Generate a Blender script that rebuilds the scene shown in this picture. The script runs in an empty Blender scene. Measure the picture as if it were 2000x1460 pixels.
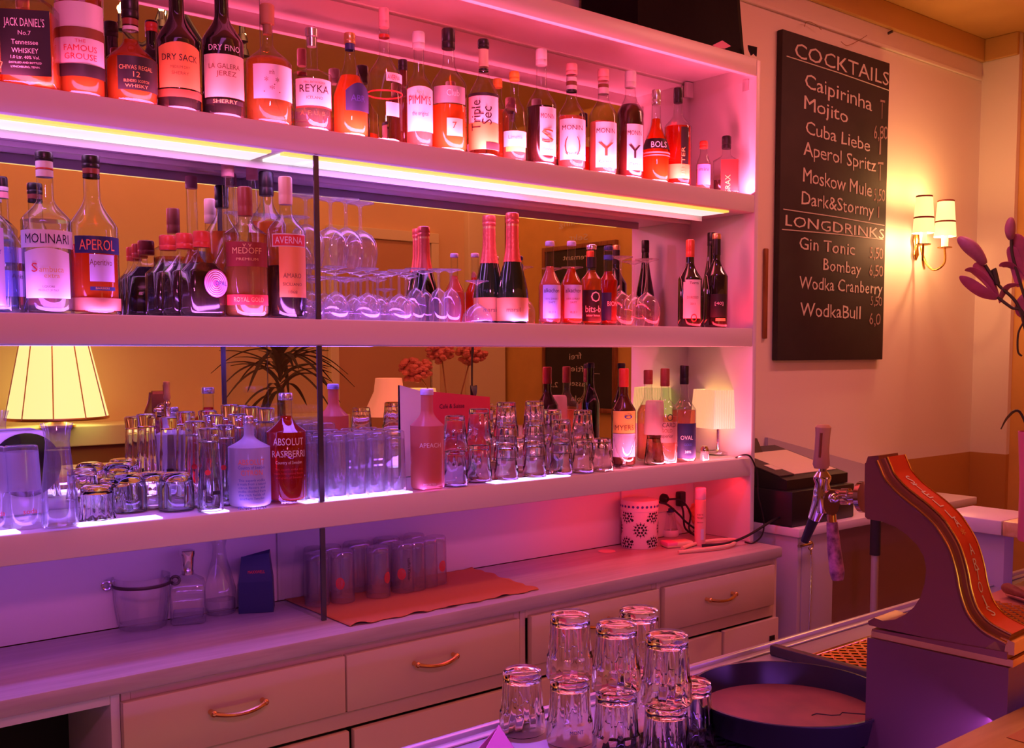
import bpy, bmesh, math, random
from math import sin, cos, pi, atan2, asin, sqrt, radians
random.seed(7)
SC = bpy.context.scene
COL = SC.collection

# ------------------------------------------------------------------ camera
CZ = 1.53
FP, PPX, PPY, HOR = 2000.0, 1090.0, 840.0, 683.5
PIT = math.atan((PPY - HOR) / FP)
HEA = math.atan((3480.0 - PPX) * cos(PIT) / FP)
cam = bpy.data.cameras.new('camera')
cam.sensor_width = 36.0
cam.lens = 36.0 * FP / 2000.0
cam.shift_x = (1000 - PPX) / 2000.0
cam.shift_y = (PPY - 730) / 2000.0
cam.clip_start = 0.02
co = bpy.data.objects.new('camera', cam)
COL.objects.link(co)
co.location = (0, 0, CZ)
co.rotation_euler = (pi / 2 - PIT, 0, HEA - pi / 2)
SC.camera = co
SC.view_settings.view_transform = 'Standard'
SC.view_settings.look = 'None'
SC.view_settings.gamma = 1.0
SC.view_settings.exposure = 0.0
SC.view_settings.use_curve_mapping = False
SC.cycles.max_bounces = 14
SC.cycles.diffuse_bounces = 3
SC.cycles.glossy_bounces = 5
SC.cycles.transmission_bounces = 12
SC.cycles.transparent_max_bounces = 40
SC.cycles.caustics_refractive = False
SC.cycles.caustics_reflective = False
SC.cycles.sample_clamp_indirect = 4.0

# ------------------------------------------------------------------ light
W = bpy.data.worlds.new('world')
SC.world = W
W.use_nodes = True
W.node_tree.nodes['Background'].inputs[0].default_value = (0.9, 0.35, 0.3, 1)
W.node_tree.nodes['Background'].inputs[1].default_value = 0.02


def area(name, loc, sx, sy, power, col, rot=(0, 0, 0), spread=180):
    d = bpy.data.lights.new(name, 'AREA')
    d.shape = 'RECTANGLE'
    d.size, d.size_y, d.energy, d.color = sx, sy, power, col
    d.spread = radians(spread)
    o = bpy.data.objects.new(name, d)
    COL.objects.link(o)
    o.location, o.rotation_euler = loc, rot
    return o


def point(name, loc, power, col, r=0.02):
    d = bpy.data.lights.new(name, 'POINT')
    d.energy, d.color, d.shadow_soft_size = power, col, r
    o = bpy.data.objects.new(name, d)
    COL.objects.link(o)
    o.location = loc
    return o


VIO, MAG, PNK, RED, WARM = (.36, .16, 1), (.85, .16, .75), (1, .12, .32), (1, .06, .10), (1, .50, .16)
DN = (0, 0, 0)
UPW = (radians(180 - 20), 0, 0)
# LED tape lying along the front of the upper, middle and lower boards, shining up and back
area('tape_upper_left', (.2, 2.158, 2.033), 1.7, .014, 6, (1, 0.11, 0.36), UPW)
area('tape_upper_right', (1.84, 2.158, 2.033), 1.56, .014, 21, (1, 0.095, 0.22), UPW)
area('tape_middle_left', (.2, 2.158, 1.607), 1.7, .014, 5, (0.6, 0.15, 0.9), UPW)
area('tape_middle_right', (1.45, 2.158, 1.607), .7, .014, 1.6, (0.5, 0.13, 1), UPW)
area('tape_middle_end', (2.2, 2.158, 1.607), .75, .014, 1.9, (1, 0.02, 0.04), UPW)
area('tape_lower_left', (.35, 2.157, 1.184), 1.9, .012, 1.4, (0.32, 0.13, 1), UPW)
area('tape_lower_mid', (1.66, 2.157, 1.184), .62, .012, 0.6, (0.4, 0.13, 1), UPW)
area('tape_lower_right', (2.29, 2.157, 1.184), .6, .012, 3.4, (1, 0.15, 0.24), UPW)
# light strip under the upper board
area('led_mid_left', (.2, 2.232, 1.9635), 1.7, .06, 2, (0.7, 0.14, 0.75))
area('led_mid_right', (2.14, 2.232, 1.9635), .70, .06, 1.7, (1, 0.05, 0.14))
area('led_mid_centre', (1.42, 2.232, 1.9635), .72, .06, 1.6, (.55, .14, .95))
# LED tape under the middle board
area('led_low_left', (.42, 2.20, 1.5405), 2.2, .04, 6, (0.32, 0.13, 1))
area('led_low_right', (2.08, 2.20, 1.5405), 1.0, .04, 0.45, (1, 0.08, 0.2))
# LED tape under the lower board
area('led_under_left', (.3, 2.175, 1.112), 1.7, .03, 0.62, (0.34, 0.07, 1), (radians(50), 0, 0))
area('led_under_mid', (1.55, 2.175, 1.112), .8, .03, 0.22, (0.45, 0.06, 0.95), (radians(45), 0, 0))
area('led_under_right', (2.28, 2.19, 1.113), .66, .03, 0.9, (1, 0.01, 0.02), (radians(15), 0, 0))
# added coloured fill lights near the ceiling, unseen, for shelf, bar and room
area('fill_magenta', (.2, 1.25, 2.94), 1.4, .12, 2, (0.7, 0.13, 0.7), (radians(12), 0, 0))
area('fill_violet', (.60, 1.40, 2.94), .4, .2, 4.5, (0.4, 0.12, 1), (radians(-8), radians(-12), 0), 30)
area('fill_violet_end', (1.9, 1.45, 2.94), .4, .2, 1.5, (0.55, 0.13, 1), (radians(8), radians(-28), 0), 60)
area('fill_pink', (3.5, 1.5, 2.94), .9, .12, 15, (1, 0.26, 0.22))
area('fill_room', (1.8, 1.35, 2.93), 2.4, .15, 21, (1, 0.33, 0.14), (radians(-58), 0, 0))
# added unseen fills that brighten the far and side walls for the mirror
area('fill_far_wall', (1.6, -.80, 2.90), 4.6, .08, 10, (1, 0.3, 0.14), (radians(-42), 0, 0))
area('fill_side_wall', (4.05, .0, 2.90), .08, 2.4, 6, (1, .30, .13), (0, radians(-40), 0))
# added warm fill hidden behind the bar, brightening the drawer fronts
area('fill_under_bar', (.55, 1.36, .45), 1.5, .05, 0.7, (1, 0.5, 0.05), (radians(95), 0, 0))
# added fill lamp out of view, aimed at the shelf front
area('fill_front', (-.1, -.9, 2.80), .22, .22, 4.6, (1, 0.165, 0.52), (radians(77), 0, radians(-23)), 62)
area('led_bar_inside', (1.2, .665, 1.02), 3.2, .02, 4.6, (0.4, 0.1, 1), (radians(28), 0, 0))


# ------------------------------------------------------------------ pixel rays (2000 x 1460 frame)
_fw = (cos(HEA) * cos(PIT), sin(HEA) * cos(PIT), -sin(PIT))
_rt = (sin(HEA), -cos(HEA), 0.0)
_up = (_rt[1] * _fw[2] - _rt[2] * _fw[1], _rt[2] * _fw[0] - _rt[0] * _fw[2], _rt[0] * _fw[1] - _rt[1] * _fw[0])


def ray(u, v):
    a, b = (u - PPX) / FP, -(v - PPY) / FP
    return [_fw[i] + a * _rt[i] + b * _up[i] for i in range(3)]


def atY(u, v, Y):
    r = ray(u, v); k = Y / r[1]
    return (r[0] * k, Y, CZ + r[2] * k)


def atX(u, v, X):
    r = ray(u, v); k = X / r[0]
    return (X, r[1] * k, CZ + r[2] * k)


def atZ(u, v, z):
    r = ray(u, v); k = (z - CZ) / r[2]
    return (r[0] * k, r[1] * k, z)


def zat(u, v, Y): return atY(u, v, Y)[2]


def scl(x, y): return (x * _fw[0] + y * _fw[1]) / FP     # metres per pixel at a plan point


def face(x, y): return atan2(-x, y)                       # local -Y looks at the camera


MIR = 2.433
def rv(u, v, Yv):                                         # a thing seen in the mirror at virtual depth Yv
    p = atY(u, v, Yv)
    return (p[0], 2 * MIR - Yv, p[2])


# ------------------------------------------------------------------ materials
MATS = {}


def mat(name, col=(.8, .8, .8), rough=.5, metal=0.0, emis=None, es=1.0, spec=.5, bump=0.0, bscale=60, var=0.0, vscale=8):
    m = bpy.data.materials.new(name)
    m.use_nodes = True
    nt = m.node_tree
    b = nt.nodes['Principled BSDF']
    b.inputs['Base Color'].default_value = (*col, 1)
    b.inputs['Roughness'].default_value = rough
    b.inputs['Metallic'].default_value = metal
    b.inputs['Specular IOR Level'].default_value = spec
    if emis:
        b.inputs['Emission Color'].default_value = (*emis, 1)
        b.inputs['Emission Strength'].default_value = es
    if bump or var:
        tc = nt.nodes.new('ShaderNodeTexCoord')
        nz = nt.nodes.new('ShaderNodeTexNoise')
        nz.inputs['Scale'].default_value = bscale
        nz.inputs['Detail'].default_value = 4
        nt.links.new(tc.outputs['Object'], nz.inputs['Vector'])
        if bump:
            bp = nt.nodes.new('ShaderNodeBump')
            bp.inputs['Strength'].default_value = bump
            bp.inputs['Distance'].default_value = .004
            nt.links.new(nz.outputs['Fac'], bp.inputs['Height'])
            nt.links.new(bp.outputs['Normal'], b.inputs['Normal'])
        if var:
            n2 = nt.nodes.new('ShaderNodeTexNoise')
            n2.inputs['Scale'].default_value = vscale
            n2.inputs['Detail'].default_value = 5
            nt.links.new(tc.outputs['Object'], n2.inputs['Vector'])
            rp = nt.nodes.new('ShaderNodeValToRGB')
            rp.color_ramp.elements[0].position = .3
            rp.color_ramp.elements[1].position = .7
            rp.color_ramp.elements[0].color = (*[c * (1 - var) for c in col], 1)
            rp.color_ramp.elements[1].color = (*[min(1, c * (1 + var * .6)) for c in col], 1)
            nt.links.new(n2.outputs['Fac'], rp.inputs['Fac'])
            nt.links.new(rp.outputs['Color'], b.inputs['Base Color'])
    MATS[name] = m
    return m


def wood(name, c0, c1, scale=(1, 8, 8), rough=.4):
    m = mat(name, c0, rough)
    nt = m.node_tree
    b = nt.nodes['Principled BSDF']
    tc = nt.nodes.new('ShaderNodeTexCoord')
    mp = nt.nodes.new('ShaderNodeMapping')
    mp.inputs['Scale'].default_value = scale
    nz = nt.nodes.new('ShaderNodeTexNoise')
    nz.inputs['Scale'].default_value = 4
    nz.inputs['Detail'].default_value = 6
    nz.inputs['Distortion'].default_value = .6
    rp = nt.nodes.new('ShaderNodeValToRGB')
    rp.color_ramp.elements[0].position = .35
    rp.color_ramp.elements[1].position = .68
    rp.color_ramp.elements[0].color = (*c0, 1)
    rp.color_ramp.elements[1].color = (*c1, 1)
    nt.links.new(tc.outputs['Object'], mp.inputs['Vector'])
    nt.links.new(mp.outputs['Vector'], nz.inputs['Vector'])
    nt.links.new(nz.outputs['Fac'], rp.inputs['Fac'])
    nt.links.new(rp.outputs['Color'], b.inputs['Base Color'])
    return m


def thin(name, tint=(.95, .97, .97), edge=(.55, .6, .6), rough=.02, gloss=1.0, frost=0.0, fcol=(.9, .9, .9)):
    """thin clear glass: tinted see-through, mirror-like towards the rim; frost mixes in a milky coat"""
    m = bpy.data.materials.new(name)
    m.use_nodes = True
    nt = m.node_tree
    nt.nodes.clear()
    out = nt.nodes.new('ShaderNodeOutputMaterial')
    tr = nt.nodes.new('ShaderNodeBsdfTransparent')
    gl = nt.nodes.new('ShaderNodeBsdfGlossy')
    gl.inputs['Roughness'].default_value = rough
    lw = nt.nodes.new('ShaderNodeLayerWeight')
    lw.inputs['Blend'].default_value = .5
    pw = nt.nodes.new('ShaderNodeMath')
    pw.operation = 'POWER'
    pw.inputs[1].default_value = 4.0
    nt.links.new(lw.outputs['Facing'], pw.inputs[0])
    mu = nt.nodes.new('ShaderNodeMath')
    mu.operation = 'MULTIPLY_ADD'
    mu.inputs[1].default_value = .75 * min(gloss, 1.25)
    mu.inputs[2].default_value = .045 * gloss
    mu.use_clamp = True
    nt.links.new(pw.outputs[0], mu.inputs[0])
    p2 = nt.nodes.new('ShaderNodeMath')
    p2.operation = 'POWER'
    p2.inputs[1].default_value = 2.2
    nt.links.new(lw.outputs['Facing'], p2.inputs[0])
    mc = nt.nodes.new('ShaderNodeMix')
    mc.data_type = 'RGBA'
    mc.inputs[6].default_value = (*tint, 1)
    mc.inputs[7].default_value = (*edge, 1)
    nt.links.new(p2.outputs[0], mc.inputs[0])
    nt.links.new(mc.outputs[2], tr.inputs['Color'])
    mx = nt.nodes.new('ShaderNodeMixShader')
    nt.links.new(mu.outputs[0], mx.inputs[0])
    nt.links.new(tr.outputs[0], mx.inputs[1])
    nt.links.new(gl.outputs[0], mx.inputs[2])
    last = mx
    if frost:
        df = nt.nodes.new('ShaderNodeBsdfTranslucent')
        d2 = nt.nodes.new('ShaderNodeBsdfDiffuse')
        df.inputs['Color'].default_value = (*fcol, 1)
        d2.inputs['Color'].default_value = (*fcol, 1)
        md = nt.nodes.new('ShaderNodeMixShader')
        md.inputs[0].default_value = .5
        nt.links.new(df.outputs[0], md.inputs[1])
        nt.links.new(d2.outputs[0], md.inputs[2])
        m2 = nt.nodes.new('ShaderNodeMixShader')
        m2.inputs[0].default_value = frost
        nt.links.new(mx.outputs[0], m2.inputs[1])
        nt.links.new(md.outputs[0], m2.inputs[2])
        last = m2
    nt.links.new(last.outputs[0], out.inputs['Surface'])
    MATS[name] = m
    return m


def glass(name, col=(1, 1, 1), rough=0.0):
    m = mat(name, col, rough)
    b = m.node_tree.nodes['Principled BSDF']
    b.inputs['Transmission Weight'].default_value = 1.0
    b.inputs['IOR'].default_value = 1.46
    return m


def liquid(name, col, body=.3):
    return thin(name, col, tuple(c * .5 for c in col), .05, .6, body, col)


def dado(name, top, low, zsplit):
    m = mat(name, top, .7)
    nt = m.node_tree
    b = nt.nodes['Principled BSDF']
    g = nt.nodes.new('ShaderNodeNewGeometry')
    s = nt.nodes.new('ShaderNodeSeparateXYZ')
    gt = nt.nodes.new('ShaderNodeMath')
    gt.operation = 'GREATER_THAN'
    gt.inputs[1].default_value = zsplit
    mc = nt.nodes.new('ShaderNodeMix')
    mc.data_type = 'RGBA'
    mc.inputs[6].default_value = (*low, 1)
    mc.inputs[7].default_value = (*top, 1)
    nt.links.new(g.outputs['Position'], s.inputs[0])
    nt.links.new(s.outputs['Z'], gt.inputs[0])
    nt.links.new(gt.outputs[0], mc.inputs[0])
    nt.links.new(mc.outputs[2], b.inputs['Base Color'])
    return m


mat('white_paint', (.80, .76, .74), .42, bump=.04, bscale=90)
mat('shelf_paint', (.78, .72, .70), .35, bump=.05, bscale=70)
mat('drawer_paint', (.70, .57, .42), .35, bump=.03)
wood('worktop_board', (.46, .40, .40), (.56, .50, .50), (1.2, 14, 14), .35)
dado('wall_paint', (.84, .76, .66), (.52, .25, .05), CZ - .482)
mat('ochre_paint', (.72, .42, .10), .6, var=.08)
mat('ceiling_paint', (.62, .36, .10), .6, var=.08, vscale=2)
mat('room_paint', (.80, .56, .30), .65, var=.06, vscale=2)
mat('room_cream', (.85, .72, .45), .6)
mat('room_brown', (.30, .13, .05), .5)
mat('door_paint', (.62, .34, .18), .5)
wood('floor_wood', (.10, .05, .03), (.20, .10, .05))
wood('bar_wood', (.70, .46, .14), (.88, .64, .28), (1.2, 10, 10), .3)
wood('light_wood', (.62, .38, .22), (.74, .50, .32), (9, 9, 1.2), .5)
wood('trim_wood', (.20, .06, .02), (.34, .12, .05), (9, 9, 1.5), .4)
mat('mirror_silver', (.93, .93, .93), .004, 1.0)
mat('led_white', (.9, .9, .9), .4, emis=(1, .97, .93), es=.80)
mat('led_yellow', (.9, .8, .2), .4, emis=(.88, .80, .12), es=.85)
mat('led_violet', (.8, .7, 1), .4, emis=(.60, .40, 1), es=3.0)
mat('steel', (.60, .56, .58), .30, .55, bump=.03, bscale=200)
mat('chrome', (.75, .72, .72), .10, 1.0)
mat('brass', (.85, .48, .22), .18, 1.0)
mat('gold_metal', (.90, .62, .20), .22, 1.0)
mat('black_plastic', (.012, .010, .012), .35)
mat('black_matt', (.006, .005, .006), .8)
mat('dark_plastic', (.05, .03, .03), .45)
mat('black_rubber', (.02, .017, .017), .6)
mat('paper_white', (.82, .80, .80), .6)
mat('paper_cream', (.80, .68, .46), .6)
mat('paper_yellow', (.85, .62, .12), .6)
mat('paper_orange', (.86, .36, .10), .6)
mat('paper_red', (.75, .05, .05), .5)
mat('paper_pink', (.85, .25, .50), .6)
mat('paper_black', (.02, .018, .02), .5)
mat('paper_navy', (.02, .03, .12), .5)
mat('paper_blue', (.05, .10, .45), .5)
mat('paper_maroon', (.26, .03, .02), .5)
mat('paper_grey', (.38, .36, .40), .6)
mat('paper_lilac', (.62, .58, .82), .6)
mat('ink_black', (.015, .012, .015), .6)
mat('ink_white', (.85, .83, .83), .6)
mat('ink_gold', (.75, .50, .16), .45)
mat('ink_red', (.70, .05, .04), .5)
mat('ink_orange', (.85, .25, .10), .5)
mat('ink_blue', (.05, .06, .35), .5)
mat('ink_brown', (.22, .09, .03), .6)
mat('cap_black', (.012, .010, .011), .35)
mat('cap_red', (.62, .06, .03), .35)
mat('cap_brown', (.30, .07, .04), .4)
mat('cap_white', (.80, .76, .76), .4)
mat('cap_cream', (.80, .55, .40), .4)
mat('cap_cork', (.50, .26, .12), .6)
mat('cap_orange', (.90, .40, .05), .4)
mat('cap_pink', (.85, .42, .40), .4)
mat('cap_silver', (.72, .70, .74), .22, .9)
mat('cap_gold', (.80, .50, .22), .3, .9)
mat('cap_navy', (.03, .04, .16), .4)
mat('foil_red', (.80, .14, .08), .32, .45, bump=.25, bscale=120)
mat('foil_gold', (.85, .40, .16), .3, .7, bump=.2, bscale=120)
mat('dark_glass', (.012, .012, .010), .05, spec=.7)
mat('brown_glass', (.07, .02, .01), .05, spec=.7)
mat('green_glass', (.012, .025, .008), .05, spec=.7)
thin('clear_glass')
thin('blue_glass', (.75, .85, 1), (.25, .35, .8))
thin('amber_glass', (.95, .70, .42), (.50, .22, .08))
thin('pane_glass', (.96, .97, .97), (.85, .9, .9), .01, .8)
thin('stem_glass', (.97, .97, .98), (.86, .84, .92), .05, 2.0, .05, (.85, .85, .95))
thin('tumbler_glass', (.97, .97, .98), (.82, .80, .90), .08, 2.6, .07, (.85, .85, .95))
thin('frost_glass', (.85, .85, .9), (.6, .6, .7), .2, .5, .62, (.78, .78, .86))
thin('peach_glass', (.95, .6, .5), (.8, .35, .25), .15, .6, .55, (.90, .42, .32))
thin('milky_plastic', (.95, .85, .85), (.8, .7, .7), .2, .5, .55, (.90, .78, .76))
glass('solid_glass')
mat('pane_edge', (.05, .05, .07), .12, spec=.8)
liquid('liquid_amber', (.95, .42, .08))
liquid('liquid_whisky', (.85, .30, .05), .35)
liquid('liquid_orange', (.95, .22, .03), .35)
liquid('liquid_red', (.80, .06, .02), .35)
liquid('liquid_pink', (.95, .55, .42), .25)
liquid('liquid_juice', (.95, .40, .25), .6)
liquid('liquid_gold', (.95, .60, .18), .2)
liquid('liquid_water', (.93, .95, 1), .04)
mat('liquid_dark', (.020, .010, .008), .15)
mat('liquid_choc', (.05, .012, .008), .15)
mat('slate', (.030, .022, .020), .75, var=.35, vscale=5)
mat('chalk', (.62, .55, .50), .9)
mat('chalk_dim', (.34, .22, .20), .9)
mat('shade_lit', (.9, .8, .6), .7, emis=(1, .72, .20), es=.42)
mat('shade_hot', (.9, .85, .7), .7, emis=(1, .82, .30), es=1.12)
mat('shade_pink', (.9, .5, .4), .7, emis=(1, .26, .13), es=.42)
mat('shade_cream', (.9, .75, .5), .7, emis=(1, .55, .18), es=.38)
mat('bulb', (1, .9, .6), .4, emis=(1, .70, .25), es=6)
mat('cloth_orange', (.62, .20, .07), .9, bump=.3, bscale=400)
mat('bag_orange', (.85, .25, .10), .55, bump=.3, bscale=40)
mat('navy_card', (.012, .022, .10), .4)
mat('tin_white', (.78, .74, .78), .35)
mat('socket_white', (.78, .70, .68), .4)
mat('tower_brass', (.36, .17, .12), .38, .75, bump=.05, bscale=60)
mat('tower_steel', (.26, .13, .12), .42, .6, bump=.04, bscale=80)
mat('sign_red', (.72, .05, .02), .35)
mat('tray_black', (.03, .025, .03), .22)
mat('tray_brown', (.20, .045, .018), .65, var=.25, vscale=14)
mat('lily_petal', (.52, .12, .20), .5, var=.3, vscale=20)
mat('lily_bud', (.45, .16, .22), .5, var=.3, vscale=20)
mat('leaf_green', (.05, .05, .02), .5)
mat('leaf_dark', (.02, .02, .018), .5)
mat('hydrangea', (.62, .16, .12), .8, var=.3, vscale=60)
mat('vase_pink', (.80, .20, .32), .5)
mat('cable_black', (.01, .008, .01), .5)
mat('paper_menu', (.55, .22, .10), .6)
mat('cabinet_dark', (.34, .20, .22), .5)
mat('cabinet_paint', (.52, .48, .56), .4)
mat('crate_black', (.006, .004, .005), .75, spec=.12, bump=.4, bscale=25)


# ------------------------------------------------------------------ objects
TR = {}


def link(o, parent):
    COL.objects.link(o)
    if parent is not None:
        o.parent = parent
        TR[o.name] = TR[parent.name]
    return o


def thing(name, label, cat, loc, rot=0.0, group=None):
    o = bpy.data.objects.new(name, None)
    o.empty_display_size = .02
    COL.objects.link(o)
    o.location = loc
    o.rotation_euler = (0, 0, rot)
    o['label'] = label
    o['category'] = cat
    if group: o['group'] = group
    TR[o.name] = (tuple(loc), rot)
    return o


def tag(o, label, cat, group=None, kind=None):
    o['label'] = label
    o['category'] = cat
    if group: o['group'] = group
    if kind: o['kind'] = kind
    return o


def mesh(name, V, F, m, parent=None, local=False, smooth=True, sharp=35, kind=None):
    if parent is not None and not local:
        (lx, ly, lz), th = TR[parent.name]
        c, s = cos(-th), sin(-th)
        V = [((x - lx) * c - (y - ly) * s, (x - lx) * s + (y - ly) * c, z - lz) for x, y, z in V]
    me = bpy.data.meshes.new(name)
    me.from_pydata(V, [], F)
    me.validate()
    if smooth:
        me.polygons.foreach_set('use_smooth', [True] * len(me.polygons))
        me.set_sharp_from_angle(angle=radians(sharp))
    me.materials.append(MATS[m])
    o = bpy.data.objects.new(name, me)
    link(o, parent)
    if kind: o['kind'] = kind
    if parent is None: TR[o.name] = ((0, 0, 0), 0)
    return o


class G:
    """collects shapes for one mesh"""
    def __init__(s): s.V, s.F = [], []

    def add(s, V, F):
        n = len(s.V)
        s.V += V
        s.F += [tuple(i + n for i in f) for f in F]
        return s

    def box(s, x0, x1, y0, y1, z0, z1, bev=0.0):
        bm = bmesh.new()
        vs = [bm.verts.new((x, y, z)) for z in (z0, z1) for x, y in ((x0, y0), (x1, y0), (x1, y1), (x0, y1))]
        for f in ((3, 2, 1, 0), (4, 5, 6, 7), (0, 1, 5, 4), (1, 2, 6, 5), (2, 3, 7, 6), (3, 0, 4, 7)):
            bm.faces.new([vs[i] for i in f])
        if bev:
            bmesh.ops.bevel(bm, geom=bm.edges[:], offset=bev, segments=2, affect='EDGES', profile=.5)
        bm.verts.index_update()
        s.add([tuple(v.co) for v in bm.verts], [tuple(v.index for v in f.verts) for f in bm.faces])
        bm.free()
        return s

    def lathe(s, prof, seg=28, c=(0, 0, 0), flute=None, sq=0.0, ex=1.0, ey=1.0, cap0=True, cap1=True):
        """prof: (r, z) from bottom to top; flute = (n, depth, z0, z1); sq blends towards a rounded square"""
        V, F = [], []
        for j_, (r, z) in enumerate(prof):
            for k in range(seg):
                t = 2 * pi * k / seg
                q = r
                if flute and flute[2] <= z <= flute[3] and j_ >= flute[4]:
                    q = r * (1 - flute[1] * (0.5 + 0.5 * cos(flute[0] * t)))
                if sq:
                    a, b = abs(cos(t)), abs(sin(t))
                    n = 2 + 8 * sq
                    q *= (a ** n + b ** n) ** (-1 / n)
                V.append((c[0] + q * cos(t) * ex, c[1] + q * sin(t) * ey, c[2] + z))
        for i in range(len(prof) - 1):
            for k in range(seg):
                k2 = (k + 1) % seg
                F.append((i * seg + k, i * seg + k2, (i + 1) * seg + k2, (i + 1) * seg + k))
        if cap0: F.append(tuple(reversed(range(seg))))
        if cap1: F.append(tuple(range((len(prof) - 1) * seg, len(prof) * seg)))
        return s.add(V, F)

    def tube(s, P, R, seg=8, close=True):
        """swept tube through points P with radius R (number or list)"""
        from mathutils import Vector
        P = [Vector(p) for p in P]
        n = len(P)
        if not isinstance(R, (list, tuple)): R = [R] * n
        T = [(P[min(i + 1, n - 1)] - P[max(i - 1, 0)]).normalized() for i in range(n)]
        a = Vector((0, 0, 1)) if abs(T[0].z) < .9 else Vector((1, 0, 0))
        N = (a - a.dot(T[0]) * T[0]).normalized()
        V, F = [], []
        for i in range(n):
            N = (N - N.dot(T[i]) * T[i]).normalized()
            B = T[i].cross(N)
            for k in range(seg):
                t = 2 * pi * k / seg
                V.append(tuple(P[i] + R[i] * (cos(t) * N + sin(t) * B)))
        for i in range(n - 1):
            for k in range(seg):
                k2 = (k + 1) % seg
                F.append((i * seg + k, i * seg + k2, (i + 1) * seg + k2, (i + 1) * seg + k))
        if close:
            F.append(tuple(reversed(range(seg))))
            F.append(tuple(range((n - 1) * seg, n * seg)))
        return s.add(V, F)

    def ball(s, c, r, seg=12, rings=8, ez=1.0):
        pr = [(max(1e-5, r * sin(pi * i / rings)), -r * ez * cos(pi * i / rings)) for i in range(rings + 1)]
        return s.lathe(pr, seg, c, cap0=False, cap1=False)

    def prism(s, P0, P1):
        """solid between two equal polygons"""
        n = len(P0)
        F = [tuple(reversed(range(n))), tuple(range(n, 2 * n))]
        F += [(i, (i + 1) % n, n + (i + 1) % n, n + i) for i in range(n)]
        return s.add(list(P0) + list(P1), F)

    def obj(s, name, m, parent=None, **k):
        return mesh(name, s.V, s.F, m, parent, **k)


def box(name, x0, x1, y0, y1, z0, z1, m, parent=None, bev=0.0, **k):
    return G().box(x0, x1, y0, y1, z0, z1, bev).obj(name, m, parent, **k)


KIDS = {}
def copy_tree(o, parent=None):
    c = o.copy()
    COL.objects.link(c)
    TR[c.name] = TR[(parent or o).name]
    if parent is not None: c.parent = parent
    for ch in KIDS.get(o.name, [k for k in SC.objects if k.parent == o]):
        copy_tree(ch, c)
    return c


def freeze(o):
    KIDS[o.name] = [k for k in SC.objects if k.parent == o]
    for k in KIDS[o.name]: freeze(k)


# ------------------------------------------------------------------ lettering
_TX = {}


def text(st):
    """flat lettering of height 1 (cap) -> verts, faces, width"""
    if st not in _TX:
        cu = bpy.data.curves.new('t', 'FONT')
        cu.body = st
        cu.resolution_u = 2
        ob = bpy.data.objects.new('t', cu)
        COL.objects.link(ob)
        dg = bpy.context.evaluated_depsgraph_get()
        me = bpy.data.meshes.new_from_object(ob.evaluated_get(dg))
        V = [(v.co.x, v.co.y) for v in me.vertices]
        F = [tuple(p.vertices) for p in me.polygons]
        bpy.data.objects.remove(ob)
        bpy.data.curves.remove(cu)
        bpy.data.meshes.remove(me)
        if V:
            x0, x1 = min(v[0] for v in V), max(v[0] for v in V)
            V = [((x - x0) / .70, y / .70) for x, y in V]
            _TX[st] = (V, F, (x1 - x0) / .70)
        else:
            _TX[st] = ([], [], 0)
    return _TX[st]


def textbox(st, h, w=None):
    """lettering centred on x, baseline 0, cap height h, total width w"""
    V, F, tw = text(st)
    kx = (w / tw) if w else h
    return [((x - tw / 2) * kx, y * h) for x, y in V], F


def wrap(V2, F, R, z, a0=0.0, off=0.0006, sq=False):
    """bend flat shapes round a cylinder whose front is local -Y"""
    if sq:
        return [(x + a0, -R - off, z + y) for x, y in V2], F
    return [((R + off) * sin(a0 + x / R), -(R + off) * cos(a0 + x / R), z + y) for x, y in V2], F


def patch(R, a0, a1, z0, z1, off=.0004, n=10, sq=False, arch=0.0):
    """curved paper label; a0, a1 angles (or x extents when square)"""
    V, F = [], []
    for i in range(n + 1):
        t = i / n
        a = a0 + (a1 - a0) * t
        top = z1 + arch * sin(pi * t) if arch else z1
        for z in (z0, top):
            V.append((a, -R - off, z) if sq else ((R + off) * sin(a), -(R + off) * cos(a), z))
    for i in range(n):
        F.append((2 * i, 2 * i + 2, 2 * i + 3, 2 * i + 1))
    return V, F


def ease(n, a, b, bulge=0.0):
    out = []
    for i in range(1, n):
        t = i / n
        k = .5 - .5 * cos(pi * t)
        k = k * (1 - bulge) + bulge * sin(pi / 2 * t)
        out.append((a[0] + (b[0] - a[0]) * k, a[1] + (b[1] - a[1]) * t))
    return out


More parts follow.
